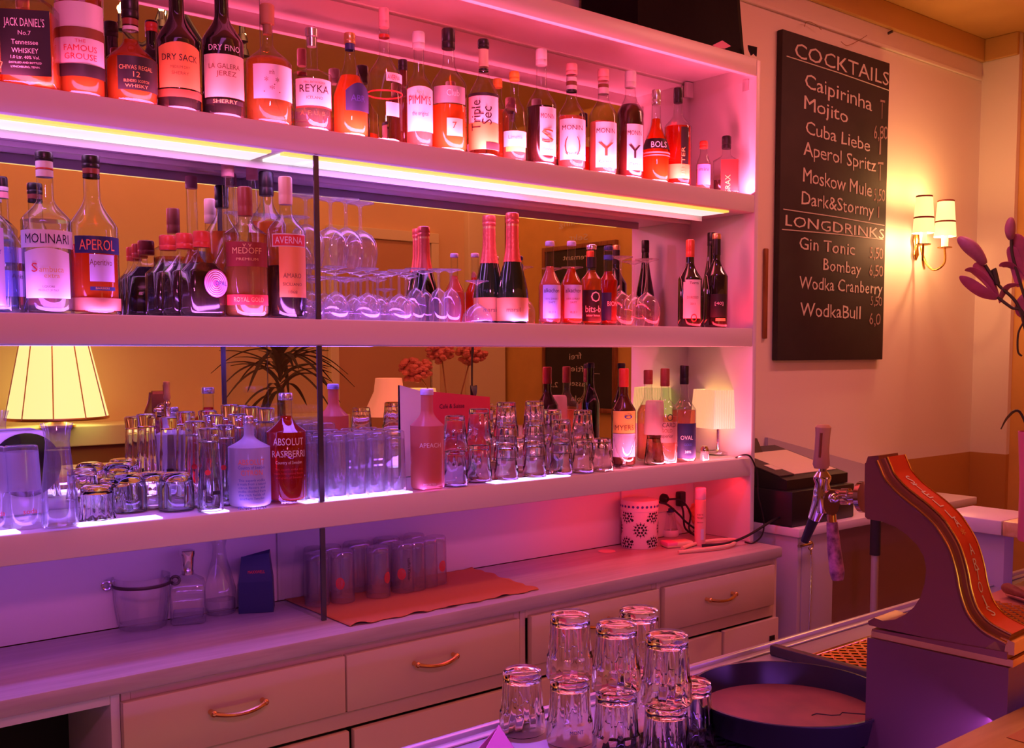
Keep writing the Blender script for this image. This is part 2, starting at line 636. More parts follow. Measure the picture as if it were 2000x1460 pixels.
def bottle(name, label, u, Y, zb, vt, vc, wc, wn, vn, vs, w, gm, cm, liq=None, labels=(), texts=(), group=None, sq=0.0,
           rings=(), bulge=.45, cat='bottle', rot=None, flat=1.0, stop=None, base=None, waist=None):
    """a bottle from picture measures at depth Y: cap vt..vc, neck to vn, shoulder to vs, half widths wc, wn, w in pixels"""
    if base is not None:
        p = atZ(u, base, zb)
        Y = p[1] + w * scl(p[0], p[1]) * .9
    x = atY(u, 600, Y)[0]
    k = scl(x, Y)
    Z = lambda v: atY(u, v, Y)[2] - zb
    r, rn, rc = w * k, wn * k, wc * k
    root = thing(name, label, cat, (x, Y, zb), face(x, Y) if rot is None else rot, group)
    zs, zn, zc, zt = Z(vs), Z(vn), Z(vc), Z(vt)
    pr = [(r * .55, .004), (r * .86, 0.0), (r * .97, .003), (r, .010)]
    if waist:
        for vv, f in waist: pr.append((r * f, Z(vv)))
    pr.append((r, zs))
    pr += ease(9, (r, zs), (rn, zn), bulge)
    pr += [(rn, zn), (rn * .97, zc - .001), (rn * .95, zc + (zt - zc) * .4)]
    G().lathe(pr, 32, sq=sq, ey=flat).obj('body', gm, root, local=True, sharp=60 if sq else 40)
    if liq:
        zl = Z(liq[0])
        pl = [(r * .80, .006), (r * .93, .012)]
        if zl <= zs: pl += [(r * .93, zl)]
        else:
            pl += [(r * .93, zs)]
            for q in ease(9, (r * .93, zs), (rn * .86, zn), bulge) + [(rn * .86, zn), (rn * .86, zc)]:
                if q[1] < zl: pl.append(q)
        G().lathe(pl, 28, sq=sq, ey=flat).obj('liquid', liq[1], root, local=True, sharp=60)
    if stop:
        G().lathe([(rn * .8, zc - .02), (rn * .85, zc), (rc, zc + .002), (rc * 1.05, zt - .003), (rc * .9, zt)], 20).obj('stopper', cm, root, local=True)
    else:
        h = zt - zc
        G().lathe([(rc * .96, zc), (rc, zc + h * .06), (rc, zc + h * .30), (rc * .97, zc + h * .33), (rc, zc + h * .36), (rc, zt - .004), (rc * .94, zt - .001), (rc * .85, zt)], 24).obj('cap', cm, root, local=True)
    for (va, vb, rm) in rings:
        za, z2 = Z(vb), Z(va)
        def rr(z):
            q = pr
            for i in range(len(q) - 1):
                if q[i][1] <= z <= q[i + 1][1] and q[i + 1][1] > q[i][1]:
                    t = (z - q[i][1]) / (q[i + 1][1] - q[i][1])
                    return q[i][0] + (q[i + 1][0] - q[i][0]) * t
            return rn
        n = 5
        rp = [(rr(za + (z2 - za) * i / n) * 1.02 + .0004, za + (z2 - za) * i / n) for i in range(n + 1)]
        G().lathe(rp, 28, cap0=False, cap1=False, sq=sq if za < zs else 0, ey=flat if za < zs else 1).obj('band', rm, root, local=True)
    R = r * flat if sq else r
    lo = None
    for li, L in enumerate(labels):
        va, vb, da, db, lm = L[:5]
        arch = L[5] * k if len(L) > 5 else 0
        cl = lambda d: max(-.985, min(.985, d / w))
        if sq: a0, a1 = da * k, db * k
        else: a0, a1 = asin(cl(da)), asin(cl(db))
        V, F = patch(R * 1.012, a0, a1, Z(vb), Z(va), .0004 + .0004 * li, sq=bool(sq), arch=arch)
        o = mesh('label', V, F, lm, root, local=True)
        if lo is None: lo = o
    for t in texts:
        st, v, h, d, wd, tm = t[:6]
        up = len(t) > 6
        V, F = textbox(st, h * k, wd * k if wd else None)
        if up: V = [(-y, x) for x, y in V]
        cl = max(-.95, min(.95, d / w))
        a = d * k if sq else asin(cl)
        V, F = wrap(V, F, R * 1.012, Z(v), a, .0024, bool(sq))
        mesh('lettering', V, F, tm, lo or root, local=True, smooth=False)
    return root

# ================================================================== the room
RX, WY, BY, CEIL = 4.63, 2.46, -1.33, CZ + 1.425
def struct(name, g, m, **k):
    return g.obj(name, m, None, kind='structure', smooth=False, **k)

struct('floor', G().box(-2.2, RX + .1, BY - .1, WY + .1, -.1, 0), 'floor_wood')
struct('ceiling', G().box(-2.2, RX + .2, BY - .1, WY + .1, CEIL, CEIL + .1), 'ceiling_paint')
struct('wall_back', G().box(-2.2, RX + .1, WY, WY + .12, 0, CEIL), 'wall_paint')
struct('wall_right', G().box(RX, RX + .12, 2.285, WY, 0, CEIL), 'wall_paint')
struct('wall_side', G().box(RX + .03, RX + .12, BY, 2.285, 0, CEIL), 'ochre_paint')
struct('wall_front', G().box(-2.2, RX + .1, BY - .12, BY, 0, CEIL), 'room_paint')
struct('wall_left', G().box(-2.3, -2.2, BY - .1, WY + .1, 0, CEIL), 'room_paint')
struct('trim_1', G().box(2.66, RX, WY - .02, WY, CEIL - .10, CEIL, .004).box(RX - .02, RX, 2.285, WY - .02, CEIL - .10, CEIL, .004), 'ceiling_paint')
struct('trim_2', G().box(2.66, RX - .02, WY - .014, WY, CEIL - .185, CEIL - .17, .003), 'wall_paint')
# seen in the mirror: door, pilasters and ledge on the far wall
def vx(u): return atY(u, 700, 2 * MIR - BY)[0]
struct('door_1', G().box(vx(656), vx(836), BY, BY + .03, 0, CZ + .75, .004), 'door_paint')
struct('trim_3', G().box(vx(640), vx(656), BY, BY + .05, 0, CZ + .749, .004).box(vx(838), vx(852), BY, BY + .05, 0, CZ + .749, .004).box(vx(640), vx(852), BY, BY + .05, CZ + .75, CZ + .82, .004), 'room_cream')
struct('trim_4', G().box(vx(908), vx(978), BY, BY + .06, 0, CEIL, .004), 'room_cream')
struct('trim_5', G().box(-2.2, vx(640), BY, BY + .30, CZ - .52, CZ - .41, .006), 'room_cream')
struct('baseboard_front', G().box(-2.2, vx(640), BY, BY + .27, 0, CZ - .52), 'room_brown')

# ================================================================== back bar shelf
SF, XL, XR = 2.15, -.75, 2.65
ZT1, ZT0, ZU1, ZU0 = CZ + .925, CZ + .868, CZ + .497, CZ + .440
ZM1, ZM0, ZL1, ZL0 = CZ + .071, CZ + .011, CZ - .351, CZ - .411
ZC = CZ - .630
DIV = 1.093
sh = thing('bar_shelf', 'tall white painted back bar shelf unit with mirrored back, lit from within, holding all bottles', 'shelf', (1.0, 2.3, ZC))
for nm, z0, z1 in (('upper', ZU0, ZU1), ('middle', ZM0, ZM1), ('lower', ZL0, ZL1)):
    box('shelf_board', XL, XR - .02, SF, MIR, z0, z1, 'shelf_paint', sh, .004)
box('top_board', XL, XR - .02, SF + .02, 2.45, ZT1 - .022, ZT1, 'shelf_paint', sh, .002)
box('top_fascia', XL, XR - .02, SF, SF + .02, ZT0, ZT1, 'shelf_paint', sh, .003)
box('side_panel', XR - .02, XR, SF, 2.45, ZC, ZT1 - .004, 'white_paint', sh, .003)
for x0, x1 in ((XL, DIV - .001), (DIV + .001, XR - .02)):
    for z0, z1 in ((ZU1, CZ + .889), (ZM1, CZ + .428), (ZL1, ZM0)):
        box('mirror', x0, x1, MIR, MIR + .006, z0, z1, 'mirror_silver', sh, smooth=False)
    box('back_panel', x0, x1, 2.40, 2.445, ZC, ZL0, 'white_paint', sh, .002)
box('backing', XL, XR - .02, MIR + .007, 2.45, ZL0, ZT1 - .022, 'shelf_paint', sh)
box('batten', XL, XR - .02, MIR - .008, MIR, CZ + .428, ZU0, 'shelf_paint', sh, .002)
# flat light strip under the upper board, two lengths, with its back lip
for x0, x1, l1 in ((XL, .995, 1.025), (1.025, 2.528, 2.528)):
    d = box('light_strip', x0, x1, 2.190, 2.283, ZU0 - .006, ZU0, 'led_white', sh)
    box('edge_strip', x0, x1, 2.170, 2.1905, ZU0 - .0055, ZU0, 'led_yellow', d)
    n = 60
    P0 = [(x0, 2.284, ZU0), (x0, 2.284, ZU0 - .022), (x0, 2.289, ZU0 - .022), (x0, 2.289, ZU0)]
    G().prism(P0, [(l1, y, z) for x, y, z in P0]).obj('lip', 'shelf_paint', d, smooth=False)
# violet tape along the front of the lower board
for u0, u1 in ((-20, 34), (150, 312), (404, 442), (592, 616), (628, 800), (962, 1108)):
    box('light_tape', atY(u0, 1000, SF + .02)[0], atY(u1, 960, SF + .02)[0], SF + .006, SF + .05, ZL1, ZL1 + .003, 'led_violet', sh)
for z0, z1 in ((ZM1, ZU0 - .003), (ZL1 + .001, ZM0 - .001), (ZC + .001, ZL0 - .001)):
    gp = box('glass_panel', DIV - .005, DIV + .005, SF + .006, (MIR if z0 > ZC + .1 else 2.40) - .001, z0, z1, 'pane_glass', sh, smooth=False)
    box('polished_edge', DIV - .006, DIV + .006, SF + .001, SF + .006, z0, z1, 'pane_edge', gp)
box('mirror_clip', XR - .055, XR - .02, MIR - .014, MIR - .001, CZ + .85, CZ + .90, 'steel', sh, .002)
box('mirror_clip', XR - .024, XR - .02, 2.18, 2.205, CZ + .83, CZ + .865, 'steel', sh, .001)

# ================================================================== counter under the shelf
wt = G().box(XL, XR, 2.03, 2.40, ZC - .036, ZC, .007).obj('worktop', 'worktop_board', None)
tag(wt, 'long white worktop running under the bottle shelf on top of the drawers', 'worktop')
DY = 2.05
def dr(u, v): return atY(u, v, DY)
zt = dr(450, 1323)[2]
zb2 = dr(672, 1386)[2]
x0a, x1a, x0b, x1b, x0c, x1c, x0d, x1d = [dr(u, v)[0] for u, v in ((235, 1400), (667, 1300), (670, 1300), (1007, 1230), (1030, 1220), (1279, 1180), (1290, 1180), (1504, 1150))]
xo = dr(215, 1420)[0]
def handle(parent, ua, va, ub, vb):
    a, b = atY(ua, va, DY - .03), atY(ub, vb, DY - .03)
    z = (a[2] + b[2]) / 2
    yb = DY - .018
    g = G()
    for x in (a[0], b[0]):
        g.tube([(x, yb, z + .004), (x, yb - .016, z + .004)], [.006, .0045], 10)
        g.ball((x, yb - .017, z + .004), .0075)
    n = 12
    P = []
    for i in range(n + 1):
        t = i / n
        s = 4 * t * (1 - t)
        P.append((a[0] + (b[0] - a[0]) * t, yb - .018 - .012 * s, z + .004 - .008 * s))
    g.tube(P, [.0045 + .001 * abs(2 * i / n - 1) for i in range(n + 1)], 8)
    g.obj('handle', 'brass', parent)

def cabinet(label, xa, xb, fronts, door=True, opening=False, lock=False):
    c = thing('drawer_cabinet' if not opening else 'open_cabinet', label, 'cabinet', ((xa + xb) / 2, 2.2, 0), group='base cabinets under the worktop')
    g = G()
    g.box(xa, xa + .018, DY, 2.39, .08, ZC - .037, .002).box(xb - .018, xb, DY, 2.39, .08, ZC - .037, .002)
    g.box(xa + .018, xb - .018, 2.37, 2.39, .08, ZC - .037)
    g.box(xa + .018, xb - .018, DY + .002, 2.37, .08, .10)
    g.box(xa + .018, xb - .018, DY, DY + .02, ZC - .062 if not opening else ZC - .058, ZC - .037, .002)
    if not opening:
        g.box(xa + .018, xb - .018, DY - .004, 2.37, zb2 - .040, zb2 - .004, .002)
    g.obj('carcass', 'drawer_paint' if not opening else 'white_paint', c)
    if not opening:
        for (fa, fb, h) in fronts:
            d = box('drawer', fa, fb, DY - .018, DY + .001, zb2, zt, 'drawer_paint', c, .0025)
            if h: handle(d, *h)
        if door:
            w = (xb - xa) / 2
            for i in range(2):
                dd = box('door', xa + .006 + i * w, xa + w - .006 + i * w, DY - .016, DY + .001, .10, zb2 - .046, 'drawer_paint', c, .0025)
            if lock:
                box('lock_plate', xb - .052, xb - .028, DY - .019, DY - .016, zb2 - .14, zb2 - .10, 'black_plastic', dd)
    else:
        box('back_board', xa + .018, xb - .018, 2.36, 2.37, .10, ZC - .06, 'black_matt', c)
    box('plinth', xa, xb, DY + .05, 2.38, 0, .08, 'room_brown', c)
    return c

oc = cabinet('white cabinet with a dark open compartment at the left end of the drawers', XL, xo + .02, (), opening=True)
cabinet('cabinet with two cream drawers with copper handles, beside the dark open compartment', xo + .022, x1b + .012, ((x0a, x1a, (416, 1397, 517, 1372)), (x0b, x1b, (814, 1302, 890, 1281))))
cabinet('cabinet with a cream drawer half hidden behind the stacked tumblers', x1b + .014, x1c + .004, ((x0c, x1c, (1137, 1224, 1194, 1212)),))
cabinet('drawer cabinet at the right end of worktop, door with small dark lock plate', x1c + .006, XR - .005, ((x0d, x1d, (1385, 1174, 1435, 1161)),), lock=True)
cb = thing('coiled_hose', 'dark coiled hose inside the open compartment at the bottom left corner', 'hose', (.33, 2.2, .10))
cg = G()
P = [(.33 + .16 * cos(t), 2.2 + .10 * sin(t), .112 + .010 * t) for t in [i * .3 for i in range(66)]]
cg.tube([(x, y, min(z, .80)) for x, y, z in P], .011, 8).obj('hose', 'black_rubber', cb)

# ================================================================== bar in front
ZB, ZW = CZ - .62, CZ - .485        # steel worktop, wooden top
BK = atZ(1347, 1307, ZB)[1]          # inner edge
YW = atZ(1900, 1421, ZW)[1]
bar = thing('bar_counter', 'long orange wooden bar top on its brown front, in the bottom right corner', 'bar counter', (1.2, .3, 0))
bw = thing('bar_worktop', 'steel work surface behind the wooden bar top, carrying tray, tumblers and beer tower', 'worktop', (1.2, .9, 0))
box('bar_top', -1.4, 3.0, YW - .42, YW, ZW - .045, ZW, 'bar_wood', bar, .006)
box('front_panel', -1.4, 3.0, YW - .34, YW - .30, 0, ZW - .046, 'room_brown', bar)
box('worktop', -1.4, 3.0, YW - .28, BK - .012, ZB - .03, ZB, 'steel', bw, .002)
box('upstand', -1.4, 3.0, YW - .06, YW - .045, ZB, ZW - .046, 'steel', bw)
g = G().box(-1.4, 3.0, BK - .014, BK, ZB - .04, ZB + .012, .004).box(-1.4, 3.0, BK - .032, BK - .014, ZB, ZB + .004, .002)
g.obj('raised_rim', 'steel', bw)
box('back_panel', -1.4, 3.0, BK - .05, BK - .02, 0, ZB - .031, 'white_paint', bw)
# partition that closes the bar on the right
PX0 = atZ(1930, 1142, ZB)[0]
ZP = CZ - .441
pc = atZ(1945, 1014, ZP)
bp = thing('bar_partition', 'low purple-lit partition with pink topped ledge behind the beer tower', 'partition', (PX0 + .1, 1.6, 0))
box('panel', PX0, PX0 + .05, pc[1] - .02, 1.44, 0, ZP - .04, 'cabinet_paint', bp)
box('ledge', PX0 - .02, PX0 + .18, pc[1] - .02, 1.46, ZP - .04, ZP, 'shelf_paint', bp, .005)
box('end_shelf', PX0 - .02, PX0 + .75, pc[1] - .40, pc[1] - .022, ZP - .04, ZP, 'bar_wood', bp, .005)

# drip grate, tray, rubber mat
gx0, gy1 = atZ(1560, 1300, ZB)[0], BK - .055
ra, rb_ = atZ(1505, 1278, ZB), atZ(1690, 1320, ZB)
dg_ = thing('drip_grate', 'steel drip grate of diamond mesh beside the beer tower base', 'drip grate', (ra[0] + .2, 1.15, ZB))
g = G()
bx0, bx1, by0, by1 = ra[0] + .03, ra[0] + .75, .86, BK - .125
n = 0
for i in range(-14, 40):
    for sg in (1, -1):
        L = []
        x = bx0 + i * .026
        a, b = (x, by0), (x + sg * (by1 - by0) * .9, by1)
        # clip in x
        t0, t1 = 0.0, 1.0
        dx = b[0] - a[0]
        for lim, s_ in ((bx0, 1), (bx1, -1)):
            q = (lim - a[0]) / dx
            if (dx > 0) == (s_ > 0): t0 = max(t0, q)
            else: t1 = min(t1, q)
        if t1 - t0 > .02:
            pa = (a[0] + dx * t0, a[1] + (b[1] - a[1]) * t0, ZB + .009)
            pb = (a[0] + dx * t1, a[1] + (b[1] - a[1]) * t1, ZB + .009)
            g.tube([pa, pb], .0032, 5)
g.box(bx0, bx1, by1, by1 + .012, ZB + .001, ZB + .013, .002).box(bx0, bx1, by0 - .012, by0, ZB + .001, ZB + .013, .002)
g.box(bx0 - .012, bx0, by0 - .012, by1 + .012, ZB + .001, ZB + .013, .002)
g.obj('mesh', 'brass', dg_)
box('drip_pan', bx0 + .001, bx1, by0, by1, ZB, ZB + .002, 'black_plastic', dg_)
box('side_rail', ra[0] - .005, ra[0] + .015, .80, ra[1], ZB, ZB + .022, 'dark_plastic', dg_, .004)
mt = thing('rubber_mat', 'black bar mat with round holes under the tray and glasses', 'mat', (1.15, 1.05, ZB))
g = G()
mx0, mx1, my0, my1 = .80, 1.52, .80, 1.14
for i in range(30):
    y = my0 + (my1 - my0) * i / 29
    P = [(mx0 + (mx1 - mx0) * k / 60, y + (.0035 if (k + i) % 2 else -.0035), ZB + .004) for k in range(61)]
    g.tube(P, .0036, 5)
g.obj('honeycomb', 'black_rubber', mt)
box('backing', mx0, mx1, my0, my1, ZB, ZB + .0012, 'black_rubber', mt)

k_ = .62 / .55
tx, ty, trd = 1.335, 1.005, .160
tr_ = thing('serving_tray', 'round black serving tray with worn brown floor beside the glass stacks', 'tray', (tx, ty, ZB + .0235))
G().lathe([(trd * .93, 0), (trd * .95, .001), (trd, .038), (trd * 1.012, .041), (trd * 1.012, .044), (trd * .985, .044), (trd * .93, .006)], 72, cap0=True, cap1=False).obj('rim', 'tray_black', tr_, local=True)
fl = G().lathe([(trd * .935, .0055), (trd * .93, .0068)], 72).obj('floor', 'tray_brown', tr_, local=True)
P = [(.02 + .012 * i, -.03 - .008 * i + .008 * sin(i * 1.9), .0070) for i in range(9)]
G().tube(P, .0012, 4).obj('crack', 'black_matt', fl, local=True)

# ================================================================== bottles on the top shelf
GT = 'bottles on the top shelf'
ZU = ZU1 + .0005
YT = 2.214
def top(name, label, *a, **k): return bottle(name, label, a[0], k.pop('Y', YT), ZU, *a[1:], group=GT, **k)

top('liqueur_bottle', 'round amber bottle cut off by the left edge, beside the square black labelled whiskey', -22, -150, -120, 13, 13, -70, 40, 44, 'amber_glass', 'cap_gold', (40, 'liquid_whisky'),
    [(62, 145, -30, 43, 'ink_brown')], [('7', 138, 14, 36, 0, 'ink_gold')])
top('whiskey_bottle', 'square whiskey bottle with a black label and white lettering at left end of top shelf', 79, -110, -75, 15, 13, -10, 26, 52, 'clear_glass', 'cap_black', (38, 'liquid_whisky'),
    [(40, 164, -40, 49, 'paper_black')],
    [("JACK DANIEL'S", 72, 15, 5, 70, 'ink_white'), ('No.7', 88, 8, 5, 22, 'ink_white'), ('Tennessee', 106, 9, 5, 46, 'ink_white'), ('WHISKEY', 122, 9, 5, 46, 'ink_white'), ('1.0 Ltr. 40% Vol.', 133, 6, 5, 50, 'ink_white'), ('DISTILLED AND BOTTLED', 142, 3.5, 5, 56, 'ink_white'), ('LYNCHBURG, TENN.', 150, 3.5, 5, 50, 'ink_white')], sq=.8, rot=radians(-28))
gr = top('whisky_bottle', 'round whisky bottle whose white label shows a brown game bird', 175, -110, -75, 14, 13, -55, -5, 43, 'clear_glass', 'cap_gold', (-40, 'liquid_whisky'),
    [(20, 138, -42, 40, 'paper_white'), (68, 88, -42, 40, 'ink_brown'), (138, 162, -42, 40, 'paper_black')],
    [('THE', 98, 6, 0, 18, 'ink_red'), ('FAMOUS', 114, 11, 0, 58, 'ink_red'), ('GROUSE', 130, 11, 0, 56, 'ink_red')])
top('whisky_bottle', 'dumpy whisky bottle with dark crest label and black cap, left of the two black sherries', 272, -2, 40, 16, 14, 82, 125, 47, 'clear_glass', 'cap_black', (70, 'liquid_whisky'),
    [(124, 188, -24, 44, 'paper_black')],
    [('CHIVAS REGAL', 150, 8, 8, 60, 'ink_gold'), ('12', 164, 10, 8, 12, 'ink_gold'), ('BLENDED SCOTCH', 174, 5, 8, 44, 'ink_gold'), ('WHISKY', 184, 6, 8, 40, 'ink_gold')], rings=[(42, 54, 'cap_brown'), (57, 64, 'cap_white')])
top('sherry_bottle', 'black sherry bottle with an orange arched label', 361, -52, -18, 15, 14, 28, 88, 40, 'dark_glass', 'cap_black', None,
    [(104, 182, -33, 38, 'paper_orange', 9)], [('DRY SACK', 131, 12, 4, 66, 'ink_black'), ('MEDIUM DRY', 146, 5, 4, 34, 'ink_brown'), ('SHERRY', 158, 6, 4, 30, 'ink_brown')], rings=[(185, 200, 'ink_brown')])
top('sherry_bottle', 'black sherry bottle with cream label and white wording above it', 447, -52, -14, 14, 13, 32, 88, 39, 'dark_glass', 'cap_black', None,
    [(118, 200, -33, 37, 'paper_cream'), (204, 213, -30, 34, 'paper_black')],
    [('DRY FINO', 112, 11, 4, 58, 'ink_white'), ('LA GALERA', 146, 9, 3, 58, 'ink_brown'), ('JEREZ', 160, 9, 6, 36, 'ink_brown'), ('SHERRY', 212, 7, 3, 44, 'ink_gold')])
top('rum_bottle', 'golden clear bottle with tall cork stopper and white flower label', 534, 12, 52, 13, 10, 88, 128, 44, 'clear_glass', 'cap_cork', (118, 'liquid_gold'),
    [(138, 204, -27, 42, 'paper_white')], [('mh', 158, 9, 6, 9, 'ink_brown'), ('*  .*', 178, 14, 6, 26, 'ink_brown'), ('. * .', 192, 12, 6, 30, 'ink_brown')], stop=True)
top('vodka_bottle', 'short clear vodka bottle with glass stopper and white label, before the blue diamond one', 618, 57, 76, 12, 11, 134, 148, 36, 'clear_glass', 'cap_silver', (166, 'liquid_water'),
    [(163, 216, -30, 34, 'paper_white'), (216, 219, -30, 34, 'ink_red')], [('REYKA', 190, 14, 4, 56, 'ink_black'), ('SMALL BATCH VODKA', 173, 4, 4, 40, 'ink_brown'), ('ICELAND', 203, 5, 4, 30, 'ink_brown'), ('A. F. U. B', 234, 8, 0, 46, 'ink_brown')], bulge=.9, stop=True)
top('liqueur_bottle', 'liqueur bottle with dark blue leaf shaped label and gold cap', 691, 67, 88, 11, 9, 102, 190, 34, 'clear_glass', 'cap_gold', (150, 'liquid_amber'),
    [(186, 224, -9, 33, 'paper_navy', 16)], [('ABR', 206, 12, 14, 28, 'ink_blue')], rings=[(88, 100, 'cap_navy')], bulge=.7)
top('grappa_bottle', 'tall clear bottle with pale cap and small red and white stickers', 757, 18, 56, 10, 10, 104, 152, 33, 'clear_glass', 'cap_pink', None,
    [(150, 167, 3, 32, 'paper_white'), (207, 234, 2, 26, 'paper_white')], [('AVERNA', 164, 9, 17, 26, 'ink_red')], rings=[(70, 76, 'cap_red'), (184, 187, 'ink_red')])
top('gin_cup_bottle', 'bottle with white label and bold red lettering under a white cap', 823, 64, 97, 12, 10, 138, 172, 26, 'clear_glass', 'cap_white', (176, 'liquid_pink'),
    [(180, 262, -22, 25, 'paper_white', 5)], [("PIMM'S", 210, 16, 2, 44, 'ink_red'), ('No.1', 190, 6, 2, 12, 'ink_gold'), ('the original', 232, 8, 2, 30, 'ink_black')], rings=[(66, 70, 'cap_red'), (88, 91, 'ink_blue')])
top('rum_bottle', 'bottle with black cap, grey shoulder label and amber rum in its lower half', 880, 58, 97, 13, 11, 122, 168, 34, 'clear_glass', 'cap_black', (210, 'liquid_amber'),
    [(176, 209, -28, 30, 'paper_grey'), (238, 272, -4, 25, 'paper_cream')], [('Club', 196, 12, 8, 24, 'ink_white'), ('7', 258, 12, 10, 8, 'ink_brown')])
top('liqueur_bottle', 'bottle with black cap whose orange and white label reads upwards in black', 947, 78, 95, 11, 9, 138, 188, 29, 'clear_glass', 'cap_black', None,
    [(193, 297, -28, 27, 'paper_white'), (245, 297, -28, 27, 'paper_orange'), (188, 194, -29, 29, 'paper_black'), (283, 297, 4, 28, 'paper_black')],
    [('Triple', 232, 19, -6, 56, 'ink_black', 1), ('Sec', 232, 19, 14, 34, 'ink_black', 1)], rings=[(98, 132, 'paper_cream'), (136, 140, 'cap_black')])
top('syrup_bottle', 'small clear bottle with yellow cap and a white fruit label', 1006, 141, 158, 10, 8, 186, 222, 23, 'clear_glass', 'cap_orange', (262, 'liquid_pink'),
    [(260, 290, -20, 22, 'paper_white'), (290, 300, -16, 20, 'paper_yellow')], [('Limette', 276, 7, 2, 26, 'ink_orange')])
top('syrup_bottle', 'clear bottle with orange cap half hidden behind the yellow capped small one', 974, 155, 172, 9, 8, 190, 230, 23, 'clear_glass', 'cap_orange', (215, 'liquid_amber'), Y=2.30)
def syrup(label, u, vt, vc, vn, vs, w, liq, d0, d1, vl, vb, cm, word, pic, inkp, rings=()):
    top('syrup_bottle', label, u, vt, vc, 11, 10, vn, vs, w, 'clear_glass', cm, liq, [(vl, vb, d0, d1, 'paper_white')],
        [('MONIN', vl + 22, 9, (d0 + d1) / 2, min(40, (d1 - d0) * .92), 'ink_black'), (pic, (vl + vb) / 2 + 22, 26, (d0 + d1) / 2, min(30, (d1 - d0) * .8), inkp), (word, vb - 9, 5, (d0 + d1) / 2, min(28, (d1 - d0) * .7), 'ink_brown')], rings=rings)
syrup('white capped syrup bottle of dark liquid whose label shows an orange peel', 1058, 97, 128, 165, 208, 29, (211, 'liquid_dark'), -3, 27, 215, 308, 'cap_white', 'Orange', 'S', 'ink_orange')
syrup('syrup bottle with striped neck and white label with a dark wreath', 1116, 125, 146, 190, 226, 27, (230, 'liquid_pink'), -22, 26, 237, 316, 'cap_pink', 'Vanille', '(  )', 'ink_brown', [(152, 160, 'cap_white'), (160, 168, 'ink_brown'), (168, 176, 'cap_white'), (176, 180, 'cap_black')])
syrup('syrup bottle of pale liquid with palm and coconut label, cap in two pale tiers', 1177, 135, 158, 188, 226, 27, (240, 'liquid_pink'), -14, 25, 243, 331, 'cap_pink', 'Coco', 'Y', 'ink_brown', [(165, 172, 'ink_brown'), (172, 184, 'cap_white')])
syrup('white capped syrup bottle of dark brown liquid with a palm label at its right', 1229, 139, 171, 184, 222, 26, (204, 'liquid_choc'), -6, 24, 247, 336, 'cap_white', 'Cacao', 'Y', 'ink_black')
top('liqueur_bottle', 'bell shaped bottle with grey cap and black band holding orange liqueur', 1279, 175, 205, 9, 9, 232, 300, 26, 'clear_glass', 'cap_silver', (212, 'liquid_orange'),
    [], [('BOLS', 292, 11, 6, 30, 'ink_white')], rings=[(273, 294, 'paper_black'), (300, 303, 'cap_pink'), (306, 308, 'cap_pink')], bulge=.1)
top('bitter_bottle', 'red amber bottle with black cap and dark upright strip label', 1321, 171, 201, 9, 9, 222, 248, 26, 'clear_glass', 'cap_black', (246, 'liquid_red'),
    [(252, 324, 6, 20, 'paper_black'), (324, 352, -22, 22, 'paper_orange')], [('BITTER', 318, 7, 13, 52, 'ink_gold', 1)])
top('miniature_bottle', 'miniature bottle with red cap beside the flask at the right end', 1371, 275, 289, 8, 7, 296, 322, 14, 'clear_glass', 'cap_red', (330, 'liquid_pink'),
    [(322, 362, -11, 13, 'paper_pink')], [('mini', 336, 7, 1, 18, 'ink_brown')])
top('flask', 'clear pocket flask with black cap and dark red label, last on the top shelf', 1415, 265, 290, 9, 8, 300, 314, 25, 'clear_glass', 'cap_black', (352, 'liquid_dark'),
    [(313, 374, -10, 23, 'paper_maroon')], [('SAGRAX', 370, 10, 8, 52, 'ink_gold', 1)], sq=.5, flat=.55, bulge=.95, cat='flask')
top('wine_bottle', 'dark bottle with red cap standing behind the dumpy whisky', 312, 48, 66, 11, 10, 92, 130, 30, 'dark_glass', 'cap_red', None, Y=2.31)
top('wine_bottle', 'dark bottle standing behind the white capped bottle with red lettering', 792, 118, 140, 9, 9, 165, 200, 28, 'brown_glass', 'cap_black', None, Y=2.31)

# game bird on its label
def decal(root, parent, R, polys, m, name='picture'):
    g = G()
    for P, z, a in polys:
        n = len(P)
        V, F = wrap(P, [tuple(range(n))], R, z, a, .0014)
        g.add(V, F)
    return g.obj(name, m, parent, local=True, smooth=False)
x_ = gr.location.x; kx = scl(x_, YT)
bird = [(-30, 4), (-14, 9), (-2, 20), (10, 26), (14, 34), (14, 44), (17, 49), (23, 48), (27, 44), (24, 40), (24, 28), (22, 14), (14, 5), (2, 0), (-12, 0)]
legs = [(4, 0), (4, -7), (9, -7), (9, -6), (6, -6), (6, 1)]
lab = [c for c in SC.objects if c.parent == gr and c.name.startswith('label')][0]
decal(gr, lab, 43 * kx * 1.012, [([(x * kx * .85, y * kx * .95) for x, y in P], zat(600, 70, YT) - ZU, 0) for P in (bird, legs)], 'ink_brown')

# ================================================================== bottles on the middle shelf
GM = 'bottles on the middle shelf'
ZM = ZM1 + .0005
YM = 2.21
def mid(name, label, *a, **k): return bottle(name, label, a[0], k.pop('Y', YM), ZM, *a[1:], group=k.pop('group', GM), **k)

